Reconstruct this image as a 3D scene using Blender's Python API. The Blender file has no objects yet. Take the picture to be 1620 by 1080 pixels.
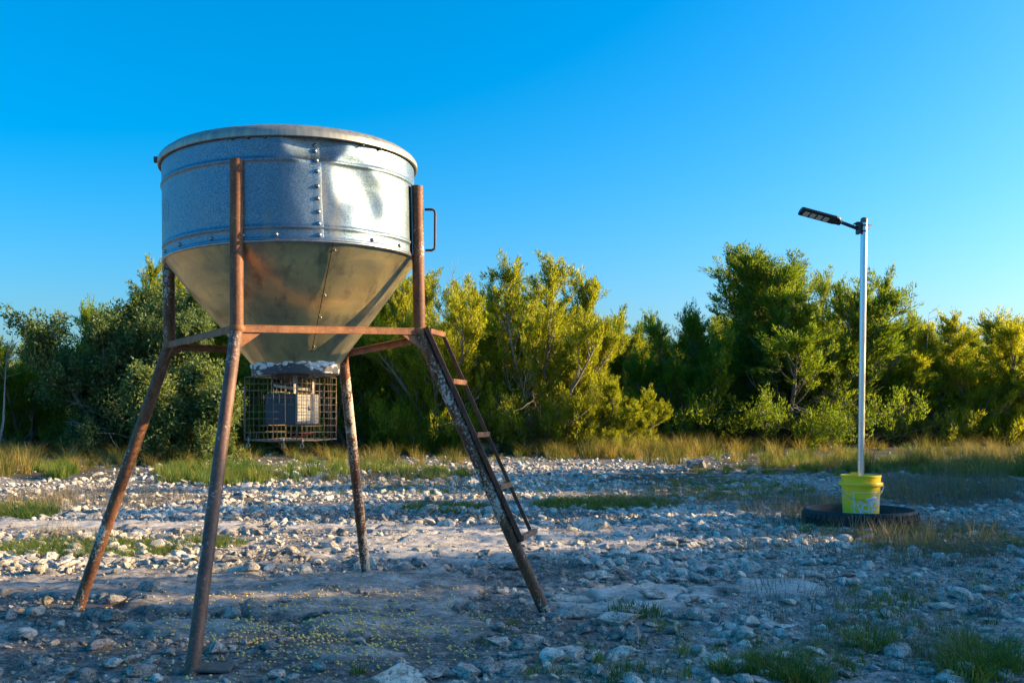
import bpy, bmesh, math, random
import numpy as np
from mathutils import Vector, Matrix, noise as mnoise

# ------------------------------------------------------------------ camera, sky, sun, exposure
scene = bpy.context.scene
COL = scene.collection
R = math.radians
FPX, CAMH, HOR = 1600.0, 0.86, 650.0          # focal length in photo pixels, eye height, horizon row

cam_data = bpy.data.cameras.new('camera')
cam = bpy.data.objects.new('camera', cam_data)
COL.objects.link(cam)
cam.location = (0, 0, CAMH)
cam.rotation_euler = (R(90), 0, 0)
cam_data.sensor_width = 36.0
cam_data.lens = 36.0 * FPX / 1620.0
cam_data.shift_y = (HOR - 540.0) / 1620.0
cam_data.clip_start = 0.05
cam_data.clip_end = 6000
scene.camera = cam

SUN_EL, SUN_AZ = R(15.0), R(82.0)             # azimuth clockwise from +Y
sun_vec = Vector((math.sin(SUN_AZ) * math.cos(SUN_EL), math.cos(SUN_AZ) * math.cos(SUN_EL), math.sin(SUN_EL)))
world = bpy.data.worlds.new('World')
scene.world = world
world.use_nodes = True
wn = world.node_tree
wn.nodes.clear()
w_out = wn.nodes.new('ShaderNodeOutputWorld')
w_bg = wn.nodes.new('ShaderNodeBackground')
w_sky = wn.nodes.new('ShaderNodeTexSky')
w_sky.sky_type = 'NISHITA'
w_sky.sun_disc = False
w_sky.sun_elevation = SUN_EL
w_sky.sun_rotation = SUN_AZ
w_sky.altitude = 300
w_sky.air_density = 1.0
w_sky.dust_density = 3.2
w_sky.ozone_density = 5.0
w_hsv = wn.nodes.new('ShaderNodeHueSaturation')
w_hsv.inputs['Hue'].default_value = 0.490
w_hsv.inputs['Saturation'].default_value = 1.35
w_hsv.inputs['Value'].default_value = 1.0
w_bg.inputs['Strength'].default_value = 0.112
wn.links.new(w_sky.outputs[0], w_hsv.inputs['Color'])
wn.links.new(w_hsv.outputs[0], w_bg.inputs['Color'])
wn.links.new(w_bg.outputs[0], w_out.inputs['Surface'])

sun_data = bpy.data.lights.new('sun', 'SUN')
sun_data.energy = 5.0
sun_data.angle = R(0.55)
sun_data.color = (1.0, 0.69, 0.34)
sun = bpy.data.objects.new('sun', sun_data)
COL.objects.link(sun)
sun.rotation_euler = sun_vec.to_track_quat('Z', 'Y').to_euler()
sun.location = (30, 3, 20)

scene.view_settings.view_transform = 'Standard'
scene.view_settings.look = 'None'
scene.view_settings.exposure = 1.55
scene.view_settings.gamma = 1.0
scene.view_settings.use_curve_mapping = False
scene.cycles.max_bounces = 8
scene.cycles.transparent_max_bounces = 8

random.seed(7)
rng = np.random.default_rng(11)

# ------------------------------------------------------------------ helpers
def at(px, py, Y):
    """world point of a photo pixel at distance Y"""
    return Vector(((px - 810.0) * Y / FPX, Y, CAMH + (HOR - py) * Y / FPX))

def ground_at(px, py):
    Y = FPX * CAMH / (py - HOR)
    return ((px - 810.0) * Y / FPX, Y)

def to_px(x, y):
    yy = np.maximum(y, 0.3)
    return 810.0 + x * FPX / yy, HOR + CAMH * FPX / yy

class MB:
    def __init__(self):
        self.v, self.f = [], []
    def add(self, verts, faces):
        n = len(self.v)
        self.v.extend([tuple(p) for p in verts])
        self.f.extend([tuple(i + n for i in f) for f in faces])
        return self
    def box(self, size, M=None):
        sx, sy, sz = (s / 2 for s in size)
        vs = [Vector((x * sx, y * sy, z * sz)) for z in (-1, 1) for y in (-1, 1) for x in (-1, 1)]
        if M is not None:
            vs = [M @ p for p in vs]
        return self.add(vs, [(0, 2, 3, 1), (4, 5, 7, 6), (0, 1, 5, 4), (2, 6, 7, 3), (0, 4, 6, 2), (1, 3, 7, 5)])
    def bar(self, a, b, w, h, up=(0, 0, 1)):
        a, b = Vector(a), Vector(b)
        d = (b - a)
        L = d.length
        d.normalize()
        up = Vector(up)
        s = d.cross(up).normalized()
        u = s.cross(d).normalized()
        M = Matrix((s, d, u)).transposed().to_4x4()
        M.translation = (a + b) / 2
        return self.box((w, L, h), M)
    def tube(self, pts, rad, sides=8, cap=True):
        pts = [Vector(p) for p in pts]
        if not hasattr(rad, '__len__'):
            rad = [rad] * len(pts)
        vs, fs = [], []
        u = None
        for i, p in enumerate(pts):
            t = (pts[min(i + 1, len(pts) - 1)] - pts[max(i - 1, 0)])
            if t.length < 1e-9:
                t = Vector((0, 0, 1))
            t.normalize()
            if u is None:
                u = t.orthogonal().normalized()
            else:
                u = (u - t * u.dot(t))
                u = u.normalized() if u.length > 1e-6 else t.orthogonal().normalized()
            w = t.cross(u)
            for k in range(sides):
                a = 2 * math.pi * k / sides
                vs.append(p + (u * math.cos(a) + w * math.sin(a)) * rad[i])
        for i in range(len(pts) - 1):
            for k in range(sides):
                k2 = (k + 1) % sides
                fs.append((i * sides + k, i * sides + k2, (i + 1) * sides + k2, (i + 1) * sides + k))
        if cap:
            fs.append(tuple(range(sides - 1, -1, -1)))
            fs.append(tuple((len(pts) - 1) * sides + k for k in range(sides)))
        return self.add(vs, fs)
    def lathe(self, prof, n=32, M=None, close=False):
        vs, fs = [], []
        for (r, z) in prof:
            for k in range(n):
                a = 2 * math.pi * k / n
                p = Vector((r * math.cos(a), r * math.sin(a), z))
                vs.append(M @ p if M is not None else p)
        m = len(prof)
        for i in range(m if close else m - 1):
            j = (i + 1) % m
            for k in range(n):
                k2 = (k + 1) % n
                fs.append((i * n + k, i * n + k2, j * n + k2, j * n + k))
        return self.add(vs, fs)
    def prism(self, poly, depth_vec):
        n = len(poly)
        d = Vector(depth_vec)
        vs = [Vector(p) for p in poly] + [Vector(p) + d for p in poly]
        fs = [tuple(range(n - 1, -1, -1)), tuple(range(n, 2 * n))]
        for i in range(n):
            j = (i + 1) % n
            fs.append((i, j, n + j, n + i))
        return self.add(vs, fs)
    def mesh(self, name, smooth=False):
        me = bpy.data.meshes.new(name)
        me.from_pydata(self.v, [], self.f)
        me.update()
        if smooth:
            me.shade_smooth()
        return me
    def build(self, name, mat, parent=None, smooth=False, bevel=0, auto=None, origin=None):
        """link as one object; verts are world coordinates, moved to the parent's space"""
        me = self.mesh(name, smooth)
        off = Vector(origin) if origin is not None else Vector((0, 0, 0))
        base = Vector((0, 0, 0))
        if parent is not None:
            base = parent_world(parent)
        if origin is None:
            off = base
        me.transform(Matrix.Translation(-off))
        bm = bmesh.new()
        bm.from_mesh(me)
        bmesh.ops.recalc_face_normals(bm, faces=bm.faces)
        if auto is not None:
            for e in bm.edges:
                if len(e.link_faces) == 2 and e.calc_face_angle(0) > R(auto):
                    e.smooth = False
        bm.to_mesh(me)
        bm.free()
        me.materials.append(mat)
        o = bpy.data.objects.new(name, me)
        COL.objects.link(o)
        if parent is not None:
            o.parent = parent
        o.location = off - base
        if bevel:
            m = o.modifiers.new('bevel', 'BEVEL')
            m.width = bevel
            m.segments = 2
            m.limit_method = 'ANGLE'
        return o

def parent_world(o):
    p = Vector(o.location)
    while o.parent is not None:
        o = o.parent
        p = p + Vector(o.location)
    return p

def tag(o, label=None, cat=None, group=None, kind=None):
    if label: o['label'] = label
    if cat: o['category'] = cat
    if group: o['group'] = group
    if kind: o['kind'] = kind
    return o

def empty(name, loc, label, cat, group=None):
    o = bpy.data.objects.new(name, None)
    o.empty_display_size = 0.2
    COL.objects.link(o)
    o.location = loc
    return tag(o, label, cat, group)

def np_mesh(name, V, F, smooth=False):
    """V (n,3), F (m,k) arrays"""
    me = bpy.data.meshes.new(name)
    V = np.asarray(V, dtype=np.float32)
    F = np.asarray(F, dtype=np.int32)
    me.vertices.add(len(V))
    me.vertices.foreach_set('co', V.ravel())
    k = F.shape[1]
    me.loops.add(F.size)
    me.loops.foreach_set('vertex_index', F.ravel())
    me.polygons.add(len(F))
    me.polygons.foreach_set('loop_start', np.arange(0, F.size, k, dtype=np.int32))
    me.polygons.foreach_set('loop_total', np.full(len(F), k, dtype=np.int32))
    me.update(calc_edges=True)
    if smooth:
        me.shade_smooth()
    return me

# numpy gradient noise
_perm = np.random.default_rng(3).permutation(512).astype(np.int64)
_g = np.random.default_rng(4).normal(size=(512, 2))
_g /= np.linalg.norm(_g, axis=1)[:, None]
def pnoise(x, y):
    x = np.asarray(x, float); y = np.asarray(y, float)
    xi = np.floor(x).astype(np.int64); yi = np.floor(y).astype(np.int64)
    xf, yf = x - xi, y - yi
    u = xf * xf * xf * (xf * (xf * 6 - 15) + 10)
    v = yf * yf * yf * (yf * (yf * 6 - 15) + 10)
    def gr(ix, iy, dx, dy):
        h = _perm[(_perm[ix & 511] + iy) & 511]
        return _g[h, 0] * dx + _g[h, 1] * dy
    a = gr(xi, yi, xf, yf); b = gr(xi + 1, yi, xf - 1, yf)
    c = gr(xi, yi + 1, xf, yf - 1); d = gr(xi + 1, yi + 1, xf - 1, yf - 1)
    return (a + u * (b - a)) * (1 - v) + (c + u * (d - c)) * v
def fbm(x, y, o=4, gain=0.5):
    s, a, f = 0, 1.0, 1.0
    for i in range(o):
        s = s + a * pnoise(x * f + 17.3 * i, y * f - 9.1 * i)
        a *= gain; f *= 2.03
    return s
def sstep(a, b, x):
    t = np.clip((x - a) / (b - a), 0, 1)
    return t * t * (3 - 2 * t)

# ------------------------------------------------------------------ materials
class NT:
    def __init__(self, name):
        self.m = bpy.data.materials.new(name)
        self.m.use_nodes = True
        self.t = self.m.node_tree
        self.t.nodes.clear()
        self.out = self.t.nodes.new('ShaderNodeOutputMaterial')
    def n(self, kind, **kw):
        nd = self.t.nodes.new('ShaderNode' + kind)
        for k, v in kw.items():
            setattr(nd, k, v)
        return nd
    def set(self, sock, val):
        if isinstance(val, bpy.types.NodeSocket):
            self.t.links.new(val, sock)
        else:
            if isinstance(val, (tuple, list)) and len(val) == 3 and sock.type == 'RGBA':
                val = (*val, 1)
            sock.default_value = val
    def coord(self, kind='Object', scale=None):
        c = self.n('TexCoord').outputs[kind]
        if scale is None:
            return c
        mp = self.n('Mapping')
        self.set(mp.inputs['Vector'], c)
        self.set(mp.inputs['Scale'], scale if hasattr(scale, '__len__') else (scale,) * 3)
        return mp.outputs[0]
    def noise(self, vec, scale, detail=5, rough=0.55, dist=0.0):
        nd = self.n('TexNoise')
        self.set(nd.inputs['Vector'], vec)
        nd.inputs['Scale'].default_value = scale
        nd.inputs['Detail'].default_value = detail
        nd.inputs['Roughness'].default_value = rough
        nd.inputs['Distortion'].default_value = dist
        return nd.outputs[0]
    def voro(self, vec, scale, feature='F1', out=0):
        nd = self.n('TexVoronoi', feature=feature)
        self.set(nd.inputs['Vector'], vec)
        nd.inputs['Scale'].default_value = scale
        return nd.outputs[out]
    def ramp(self, fac, stops):
        nd = self.n('ValToRGB')
        self.set(nd.inputs[0], fac)
        el = nd.color_ramp.elements
        while len(el) < len(stops):
            el.new(0.5)
        for e, (p, c) in zip(el, stops):
            e.position = p
            if not hasattr(c, '__len__'):
                c = (c, c, c)
            e.color = (*c, 1)
        return nd.outputs[0]
    def mix(self, fac, a, b, mode='MIX'):
        nd = self.n('Mix', data_type='RGBA', blend_type=mode)
        self.set(nd.inputs[0], fac)
        self.set(nd.inputs[6], a)
        self.set(nd.inputs[7], b)
        return nd.outputs[2]
    def math(self, op, a, b=0.0, clamp=False):
        nd = self.n('Math', operation=op, use_clamp=clamp)
        self.set(nd.inputs[0], a)
        self.set(nd.inputs[1], b)
        return nd.outputs[0]
    def bump(self, height, strength=0.5, dist=0.01):
        nd = self.n('Bump')
        nd.inputs['Strength'].default_value = strength
        nd.inputs['Distance'].default_value = dist
        self.set(nd.inputs['Height'], height)
        return nd.outputs[0]
    def attr(self, name, out='Fac', typ='GEOMETRY'):
        nd = self.n('Attribute', attribute_name=name, attribute_type=typ)
        return nd.outputs[out]
    def principled(self, color, rough=0.6, metal=0.0, normal=None, spec=None, **kw):
        p = self.n('BsdfPrincipled')
        self.set(p.inputs['Base Color'], color)
        self.set(p.inputs['Roughness'], rough)
        self.set(p.inputs['Metallic'], metal)
        if spec is not None:
            p.inputs['Specular IOR Level'].default_value = spec
        if normal is not None:
            self.set(p.inputs['Normal'], normal)
        for k, v in kw.items():
            self.set(p.inputs[k], v)
        self.t.links.new(p.outputs[0], self.out.inputs['Surface'])
        return p

M = {}
def simple(name, color, rough=0.6, metal=0.0, var=0.25, scale=30, bump=0.15, spec=None):
    t = NT(name)
    c = t.coord()
    nz = t.noise(c, scale)
    col = t.mix(t.ramp(nz, [(0.3, 0.0), (0.7, 1.0)]), tuple(x * (1 - var) for x in color), tuple(min(1, x * (1 + var)) for x in color))
    t.principled(col, rough, metal, t.bump(nz, bump, 0.003), spec)
    M[name] = t.m
    return t.m

# zinc sheet of the tank wall
t = NT('zinc_sheet')
c = t.coord()
sp = t.voro(c, 240, out=1)
spg = t.n('RGBToBW'); t.set(spg.inputs[0], sp)
sp2 = t.noise(c, 190, 3, 0.7)
big = t.noise(t.coord(scale=(1, 1, 0.35)), 5, 5, 0.6)
col = t.mix(spg.outputs[0], (0.075, 0.13, 0.175), (0.24, 0.335, 0.405))
col = t.mix(t.ramp(big, [(0.35, 0.0), (0.7, 0.55)]), col, (0.17, 0.21, 0.24))
dirt = t.ramp(t.noise(t.coord(scale=(9, 9, 1.3)), 1.6, 6, 0.65), [(0.56, 0.0), (0.72, 1.0)])
col = t.mix(t.math('MULTIPLY', dirt, 0.45), col, (0.30, 0.25, 0.18))
ro = t.ramp(sp2, [(0.25, 0.34), (0.75, 0.58)])
t.principled(col, ro, t.math('SUBTRACT', 0.97, t.math('MULTIPLY', dirt, 0.45)), t.bump(sp2, 0.22, 0.002))
M['zinc_sheet'] = t.m
# older yellowish zinc of cone; gold and dark blotches also imitate reflected sunlit ground
t = NT('weathered_zinc_sheen')
c = t.coord()
a = t.noise(t.coord(scale=(1.4, 1.4, 2.2)), 2.6, 6, 0.6, 0.6)
f = t.noise(c, 160, 3, 0.7)
col = t.mix(t.ramp(a, [(0.36, 0.0), (0.62, 1.0)]), (0.38, 0.34, 0.21), (0.80, 0.64, 0.27))
col = t.mix(t.ramp(f, [(0.3, 0.0), (0.8, 0.35)]), col, (0.74, 0.66, 0.42))
stk = t.noise(t.coord(scale=(5, 5, 0.8)), 3.0, 6, 0.65)
col = t.mix(t.ramp(stk, [(0.52, 0.0), (0.70, 0.75)]), col, (0.22, 0.20, 0.15))
t.principled(col, t.ramp(a, [(0.3, 0.27), (0.7, 0.42)]), 0.82, t.bump(t.mix(0.25, a, f), 0.25, 0.006))
M['weathered_zinc_sheen'] = t.m
# lid
t = NT('lid_zinc')
c = t.coord()
a = t.noise(t.coord(scale=(26, 26, 1.5)), 1.6, 5, 0.6)
col = t.mix(t.ramp(a, [(0.35, 0.0), (0.65, 1.0)]), (0.26, 0.27, 0.25), (0.44, 0.42, 0.34))
t.principled(col, 0.5, 0.65, t.bump(a, 0.12, 0.004))
M['lid_zinc'] = t.m

def rust_mat(name, dark, mid, light, paint, amount, spec=0.35, zs=0.35):
    t = NT(name)
    c = t.coord()
    cs = t.coord(scale=(1, 1, zs))
    n1 = t.noise(cs, 22, 6, 0.65)
    n2 = t.noise(c, 95, 5, 0.7)
    n3 = t.noise(cs, 5, 4, 0.6)
    col = t.mix(t.ramp(n1, [(0.35, 0.0), (0.65, 1.0)]), dark, mid)
    col = t.mix(t.ramp(n2, [(0.5, 0.0), (0.75, 0.8)]), col, light)
    pm = t.math('ADD', t.math('MULTIPLY', n2, 0.62), t.math('ADD', t.math('MULTIPLY', n1, 0.38), t.math('MULTIPLY', n3, 0.7)))
    pf = t.ramp(pm, [(amount, 0.0), (amount + 0.02, 1.0)])
    col = t.mix(pf, col, paint)
    ro = t.mix(pf, (0.62,) * 3, (0.42,) * 3)
    t.principled(col, ro, 0.0, t.bump(t.mix(0.5, n2, pf), 0.35, 0.0025), spec)
    M[name] = t.m
rust_mat('rusty_pipe', (0.075, 0.03, 0.018), (0.24, 0.095, 0.04), (0.36, 0.17, 0.07), (0.50, 0.46, 0.40), 0.91)
rust_mat('rusty_lower_pipe', (0.06, 0.028, 0.02), (0.17, 0.075, 0.045), (0.30, 0.15, 0.075), (0.42, 0.38, 0.33), 0.97, 0.6)
rust_mat('flaking_pipe', (0.06, 0.026, 0.018), (0.20, 0.085, 0.04), (0.34, 0.16, 0.07), (0.48, 0.44, 0.38), 0.895)
rust_mat('rusty_bar', (0.16, 0.06, 0.028), (0.34, 0.14, 0.055), (0.46, 0.22, 0.09), (0.48, 0.42, 0.36), 1.03)
rust_mat('rusty_rail', (0.06, 0.025, 0.018), (0.15, 0.06, 0.034), (0.24, 0.11, 0.06), (0.5, 0.46, 0.42), 1.02)
rust_mat('rung_steel', (0.16, 0.09, 0.06), (0.33, 0.17, 0.09), (0.44, 0.28, 0.18), (0.46, 0.42, 0.38), 0.98)
simple('rivet_zinc', (0.36, 0.36, 0.36), 0.35, 0.9, 0.2, 60)
simple('dark_gap', (0.03, 0.028, 0.025), 0.8)
simple('cage_wire', (0.24, 0.165, 0.11), 0.6, 0.1, 0.4, 80)
simple('box_grey', (0.035, 0.045, 0.06), 0.5, 0.15, 0.2, 25)
simple('box_galvanized', (0.33, 0.32, 0.30), 0.45, 0.45, 0.15, 40)
simple('plate_metal', (0.40, 0.36, 0.30), 0.5, 0.5, 0.3, 50)
simple('foot_steel', (0.11, 0.085, 0.07), 0.7, 0.1, 0.35, 40)
simple('corn', (0.78, 0.53, 0.15), 0.5, 0, 0.3, 5)
simple('red_cord', (0.5, 0.05, 0.02), 0.6)
simple('lamp_black', (0.018, 0.022, 0.026), 0.45, 0, 0.3, 40)
simple('led_lens', (0.62, 0.60, 0.48), 0.25, 0, 0.15, 120)
simple('cap_plastic', (0.10, 0.11, 0.115), 0.5)
simple('bail_wire', (0.42, 0.43, 0.44), 0.4, 0.8)
simple('white_plastic', (0.72, 0.73, 0.74), 0.4, 0, 0.06)
simple('print_white', (0.70, 0.71, 0.70), 0.5, 0, 0.06)
simple('tyre_rubber', (0.018, 0.019, 0.021), 0.62, 0, 0.4, 25, 0.3)
simple('concrete_fill', (0.30, 0.29, 0.27), 0.9, 0, 0.3, 40)

t = NT('pole_zinc')
c = t.coord(scale=(1, 1, 0.15))
a = t.noise(c, 40, 5, 0.6)
t.principled(t.ramp(a, [(0.3, (0.50, 0.52, 0.54)), (0.7, (0.70, 0.72, 0.74))]), t.ramp(a, [(0.3, 0.22), (0.7, 0.36)]), 0.95)
M['pole_zinc'] = t.m

t = NT('collar_paint')
c = t.coord()
a = t.noise(t.coord(scale=(1, 1, 2.0)), 13, 5, 0.6, 0.6)
w = t.ramp(a, [(0.52, 0.0), (0.56, 1.0)])
col = t.mix(w, (0.055, 0.062, 0.075), (0.60, 0.59, 0.56))
t.principled(col, 0.55, 0.0, t.bump(t.mix(0.5, w, a), 0.6, 0.004))
M['collar_paint'] = t.m

t = NT('bucket_yellow')
c = t.coord()
a = t.noise(c, 20, 6, 0.65)
s = t.noise(t.coord(scale=(1, 1, 0.5)), 45, 5, 0.7)
col = t.mix(t.ramp(a, [(0.3, 0.0), (0.7, 1.0)]), (0.92, 0.60, 0.008), (0.98, 0.68, 0.02))
sx = t.n('SeparateXYZ'); t.set(sx.inputs[0], c)
side = t.math('MULTIPLY', t.ramp(t.math('MULTIPLY', sx.outputs[0], -1.0), [(0.085, 0.0), (0.115, 1.0)]),
              t.ramp(t.math('SUBTRACT', 0.34, sx.outputs[2]), [(0.06, 0.0), (0.1, 1.0)]))
scuff = t.math('MULTIPLY', t.ramp(s, [(0.56, 0.0), (0.59, 1.0)]), side)
col = t.mix(scuff, col, (0.60, 0.61, 0.58))
t.principled(col, 0.38, 0.0, t.bump(s, 0.05, 0.002), **{'Subsurface Weight': 0.0})
M['bucket_yellow'] = t.m

# bark
t = NT('juniper_bark')
c = t.coord(scale=(1, 1, 0.25))
a = t.noise(c, 26, 5, 0.7)
t.principled(t.ramp(a, [(0.3, (0.11, 0.09, 0.075)), (0.7, (0.30, 0.26, 0.22))]), 0.9, 0, t.bump(a, 0.6, 0.02))
M['juniper_bark'] = t.m
t = NT('grey_deadwood')
a = t.noise(t.coord(), 20, 5, 0.7)
t.principled(t.ramp(a, [(0.3, (0.20, 0.185, 0.17)), (0.7, (0.40, 0.37, 0.34))]), 0.9)
M['grey_deadwood'] = t.m

def leaf_mat(name, c0, c1, c2, transl=0.4, spec=0.25, rough=0.5, wi=0.55, wb=0.35, wo=0.2):
    t = NT(name)
    g = t.n('NewGeometry')
    rnd = g.outputs['Random Per Island']
    big = t.noise(t.coord(), 1.3, 3, 0.6)
    oi = t.n('ObjectInfo').outputs['Random']
    f = t.math('ADD', t.math('MULTIPLY', rnd, wi), t.math('ADD', t.math('MULTIPLY', big, wb), t.math('MULTIPLY', oi, wo)))
    col = t.ramp(f, [(0.2, c0), (0.5, c1), (0.85, c2)])
    p = t.principled(col, rough, 0, None, spec)
    tr = t.n('BsdfTranslucent')
    t.set(tr.inputs[0], t.mix(1.0, col, (1.25, 1.15, 0.45), 'MULTIPLY'))
    mx = t.n('MixShader')
    mx.inputs[0].default_value = transl
    t.t.links.new(p.outputs[0], mx.inputs[1])
    t.t.links.new(tr.outputs[0], mx.inputs[2])
    t.t.links.new(mx.outputs[0], t.out.inputs['Surface'])
    M[name] = t.m
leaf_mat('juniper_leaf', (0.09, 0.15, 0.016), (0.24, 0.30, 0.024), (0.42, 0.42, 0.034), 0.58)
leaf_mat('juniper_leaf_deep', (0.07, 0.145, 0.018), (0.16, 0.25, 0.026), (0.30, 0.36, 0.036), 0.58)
leaf_mat('oak_leaf', (0.06, 0.11, 0.048), (0.12, 0.19, 0.075), (0.22, 0.26, 0.075), 0.45)
leaf_mat('green_blade', (0.045, 0.11, 0.02), (0.095, 0.185, 0.03), (0.27, 0.26, 0.075), 0.4, 0.25, 0.5, 0.45, 0.1, 0.55)
leaf_mat('meadow_blade', (0.06, 0.10, 0.022), (0.17, 0.165, 0.045), (0.40, 0.32, 0.12), 0.45, 0.25, 0.5, 0.4, 0.1, 0.6)
leaf_mat('straw_blade', (0.14, 0.12, 0.06), (0.24, 0.20, 0.11), (0.36, 0.30, 0.18), 0.3)
leaf_mat('weed_stalk', (0.10, 0.09, 0.07), (0.17, 0.15, 0.12), (0.25, 0.22, 0.17), 0.2)

def stone_mat(name, dark, mid, light, stain, stain_amt):
    t = NT(name)
    oi = t.n('ObjectInfo')
    off = t.n('VectorMath', operation='ADD')
    t.set(off.inputs[0], t.coord('Object'))
    cmb = t.n('CombineXYZ')
    t.set(cmb.inputs[0], t.math('MULTIPLY', oi.outputs['Random'], 37.0))
    t.set(cmb.inputs[1], t.math('MULTIPLY', oi.outputs['Random'], 91.0))
    t.set(off.inputs[1], cmb.outputs[0])
    v = off.outputs[0]
    a = t.noise(v, 2.0, 6, 0.7)
    b = t.noise(v, 9.0, 6, 0.75)
    pit = t.voro(v, 10)
    col = t.ramp(a, [(0.3, dark), (0.5, mid), (0.72, light)])
    st = t.ramp(t.math('ADD', t.math('MULTIPLY', b, 0.7), t.math('MULTIPLY', a, 0.3)), [(stain_amt, 1.0), (stain_amt + 0.09, 0.0)])
    col = t.mix(st, col, stain)
    pitm = t.ramp(pit, [(0.05, 1.0), (0.22, 0.0)])
    col = t.mix(t.math('MULTIPLY', pitm, 0.55), col, stain)
    hue = t.mix(oi.outputs['Random'], (0.70, 0.69, 0.68), (1.25, 1.22, 1.17))
    col = t.mix(1.0, col, hue, 'MULTIPLY')
    hgt = t.math('SUBTRACT', b, t.math('MULTIPLY', pitm, 0.35))
    t.principled(col, 0.9, 0, t.bump(hgt, 0.8, 0.006), 0.2)
    M[name] = t.m
stone_mat('limestone', (0.36, 0.342, 0.312), (0.57, 0.545, 0.50), (0.74, 0.71, 0.66), (0.18, 0.166, 0.147), 0.42)
stone_mat('dirty_limestone', (0.20, 0.186, 0.17), (0.36, 0.336, 0.31), (0.60, 0.567, 0.525), (0.09, 0.082, 0.072), 0.43)

# ------------------------------------------------------------------ ground zones (where bedrock, rubble, dark soil and grass lie)
SLABS = [(770, 862, 270, 30), (1000, 950, 170, 22), (1245, 936, 105, 15), (150, 831, 330, 8), (640, 836, 250, 7),
         (480, 935, 260, 42), (150, 925, 190, 24), (620, 985, 150, 22), (330, 995, 120, 14), (560, 1030, 90, 12)]
PALE_SLAB = [(770, 862, 270, 30), (1000, 950, 170, 22), (1245, 936, 105, 15), (150, 831, 330, 8), (640, 836, 250, 7)]
DARK = [(840, 908, 140, 26), (470, 880, 150, 11), (480, 1000, 560, 120), (150, 960, 260, 60), (640, 815, 260, 9), (1160, 940, 50, 14), (880, 820, 150, 8), (320, 790, 250, 8)]
GRASSY = [(330, 745, 130, 24), (960, 797, 120, 11), (110, 745, 150, 16), (40, 812, 60, 12), (140, 868, 170, 14), (1330, 735, 300, 22), (1500, 775, 160, 34),
          (1300, 800, 90, 26), (1480, 850, 160, 26), (620, 750, 130, 12), (1060, 755, 140, 16), (700, 800, 90, 9)]

def blobs(px, py, lst, nz, soft=0.35):
    m = np.zeros_like(px)
    for (cx, cy, rx, ry) in lst:
        d = np.sqrt(((px - cx) / rx) ** 2 + ((py - cy) / ry) ** 2) + nz
        m = np.maximum(m, 1 - sstep(1 - soft, 1 + soft * 0.5, d))
    return m

def zones(x, y):
    px, py = to_px(x, y)
    infront = (y > 1.0)
    nz = 0.65 * fbm(x * 1.6, y * 1.6, 5, 0.65)
    slab = blobs(px, py, SLABS, nz, 0.16) * infront
    pale = blobs(px, py, PALE_SLAB, nz, 0.3) * infront
    dark = blobs(px, py, DARK, nz * 1.2, 0.5) * infront
    veg = blobs(px, py, GRASSY, nz, 0.5) * infront
    belt = sstep(15.0, 20.0, y + 3.0 * fbm(x * 0.25, y * 0.25, 3))
    away = 1 - sstep(2.0, 4.0, np.minimum(y + 6, 60)) * 1.0
    veg = np.maximum(veg, belt)
    cn = np.abs(fbm(x * 1.15 + 3.0, y * 1.5, 3))
    crack = 1 - sstep(0.012, 0.045, cn)
    rag = sstep(-0.22, 0.02, fbm(x * 5.0, y * 6.0, 3) + 0.9 * (slab - 0.45))
    slab = slab * rag * (1 - 0.9 * crack)
    return slab, pale, dark, veg

def gheight(x, y, z=None):
    slab, pale, dark, veg = zones(x, y) if z is None else z
    near = 1 - sstep(25, 60, np.hypot(x, y))
    h = 0.022 * fbm(x * 0.45, y * 0.45, 3)
    rough = 0.020 * fbm(x * 2.3, y * 2.3, 4, 0.55) + 0.013 * np.abs(fbm(x * 9, y * 9, 3))
    smooth = 0.022 * fbm(x * 1.5, y * 2.0, 4) + 0.015 * fbm(x * 6, y * 8, 4, 0.6) + 0.004 * np.abs(fbm(x * 21, y * 21, 2))
    h = h + rough * (1 - slab) + slab * (0.018 + smooth)
    return (h - 0.006) * near

# grid: dense where the photo looks, stretching out to the horizon
def axis_y():
    ys = [2.0]
    while ys[-1] < 32:
        ys.append(ys[-1] + max(0.0075, 0.0052 * ys[-1]))
    while ys[-1] < 2500:
        ys.append(ys[-1] * 1.12)
    low = [1.9 - 0.25 * 1.28 ** k for k in range(0, 32)]
    low = [v for v in low if v > -2500]
    return np.array(low[::-1] + ys)
def axis_x():
    xs = list(np.arange(-2.6, 2.9, 0.016))
    while xs[-1] < 13: xs.append(xs[-1] + min(0.08, (xs[-1] - xs[-2]) * 1.03))
    while xs[-1] < 2500: xs.append(xs[-1] * 1.15)
    lo = [-2.6, -2.617]
    while lo[-1] > -13: lo.append(lo[-1] - min(0.08, (lo[-2] - lo[-1]) * 1.03))
    while lo[-1] > -2500: lo.append(lo[-1] * 1.15)
    return np.array(lo[:0:-1] + xs)
ax, ay = axis_x(), axis_y()
GX, GY = np.meshgrid(ax, ay)
gx, gy = GX.ravel(), GY.ravel()
Z4 = zones(gx, gy)
gz = gheight(gx, gy, Z4)
nx, ny = len(ax), len(ay)
idx = np.arange(nx * ny).reshape(ny, nx)
F = np.stack([idx[:-1, :-1], idx[:-1, 1:], idx[1:, 1:], idx[1:, :-1]], -1).reshape(-1, 4)
me = np_mesh('ground', np.stack([gx, gy, gz], 1), F, True)
zc = me.color_attributes.new('zone', 'FLOAT_COLOR', 'POINT')
zc.data.foreach_set('color', np.stack([Z4[0], Z4[1], Z4[2], Z4[3]], 1).astype(np.float32).ravel())

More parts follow.
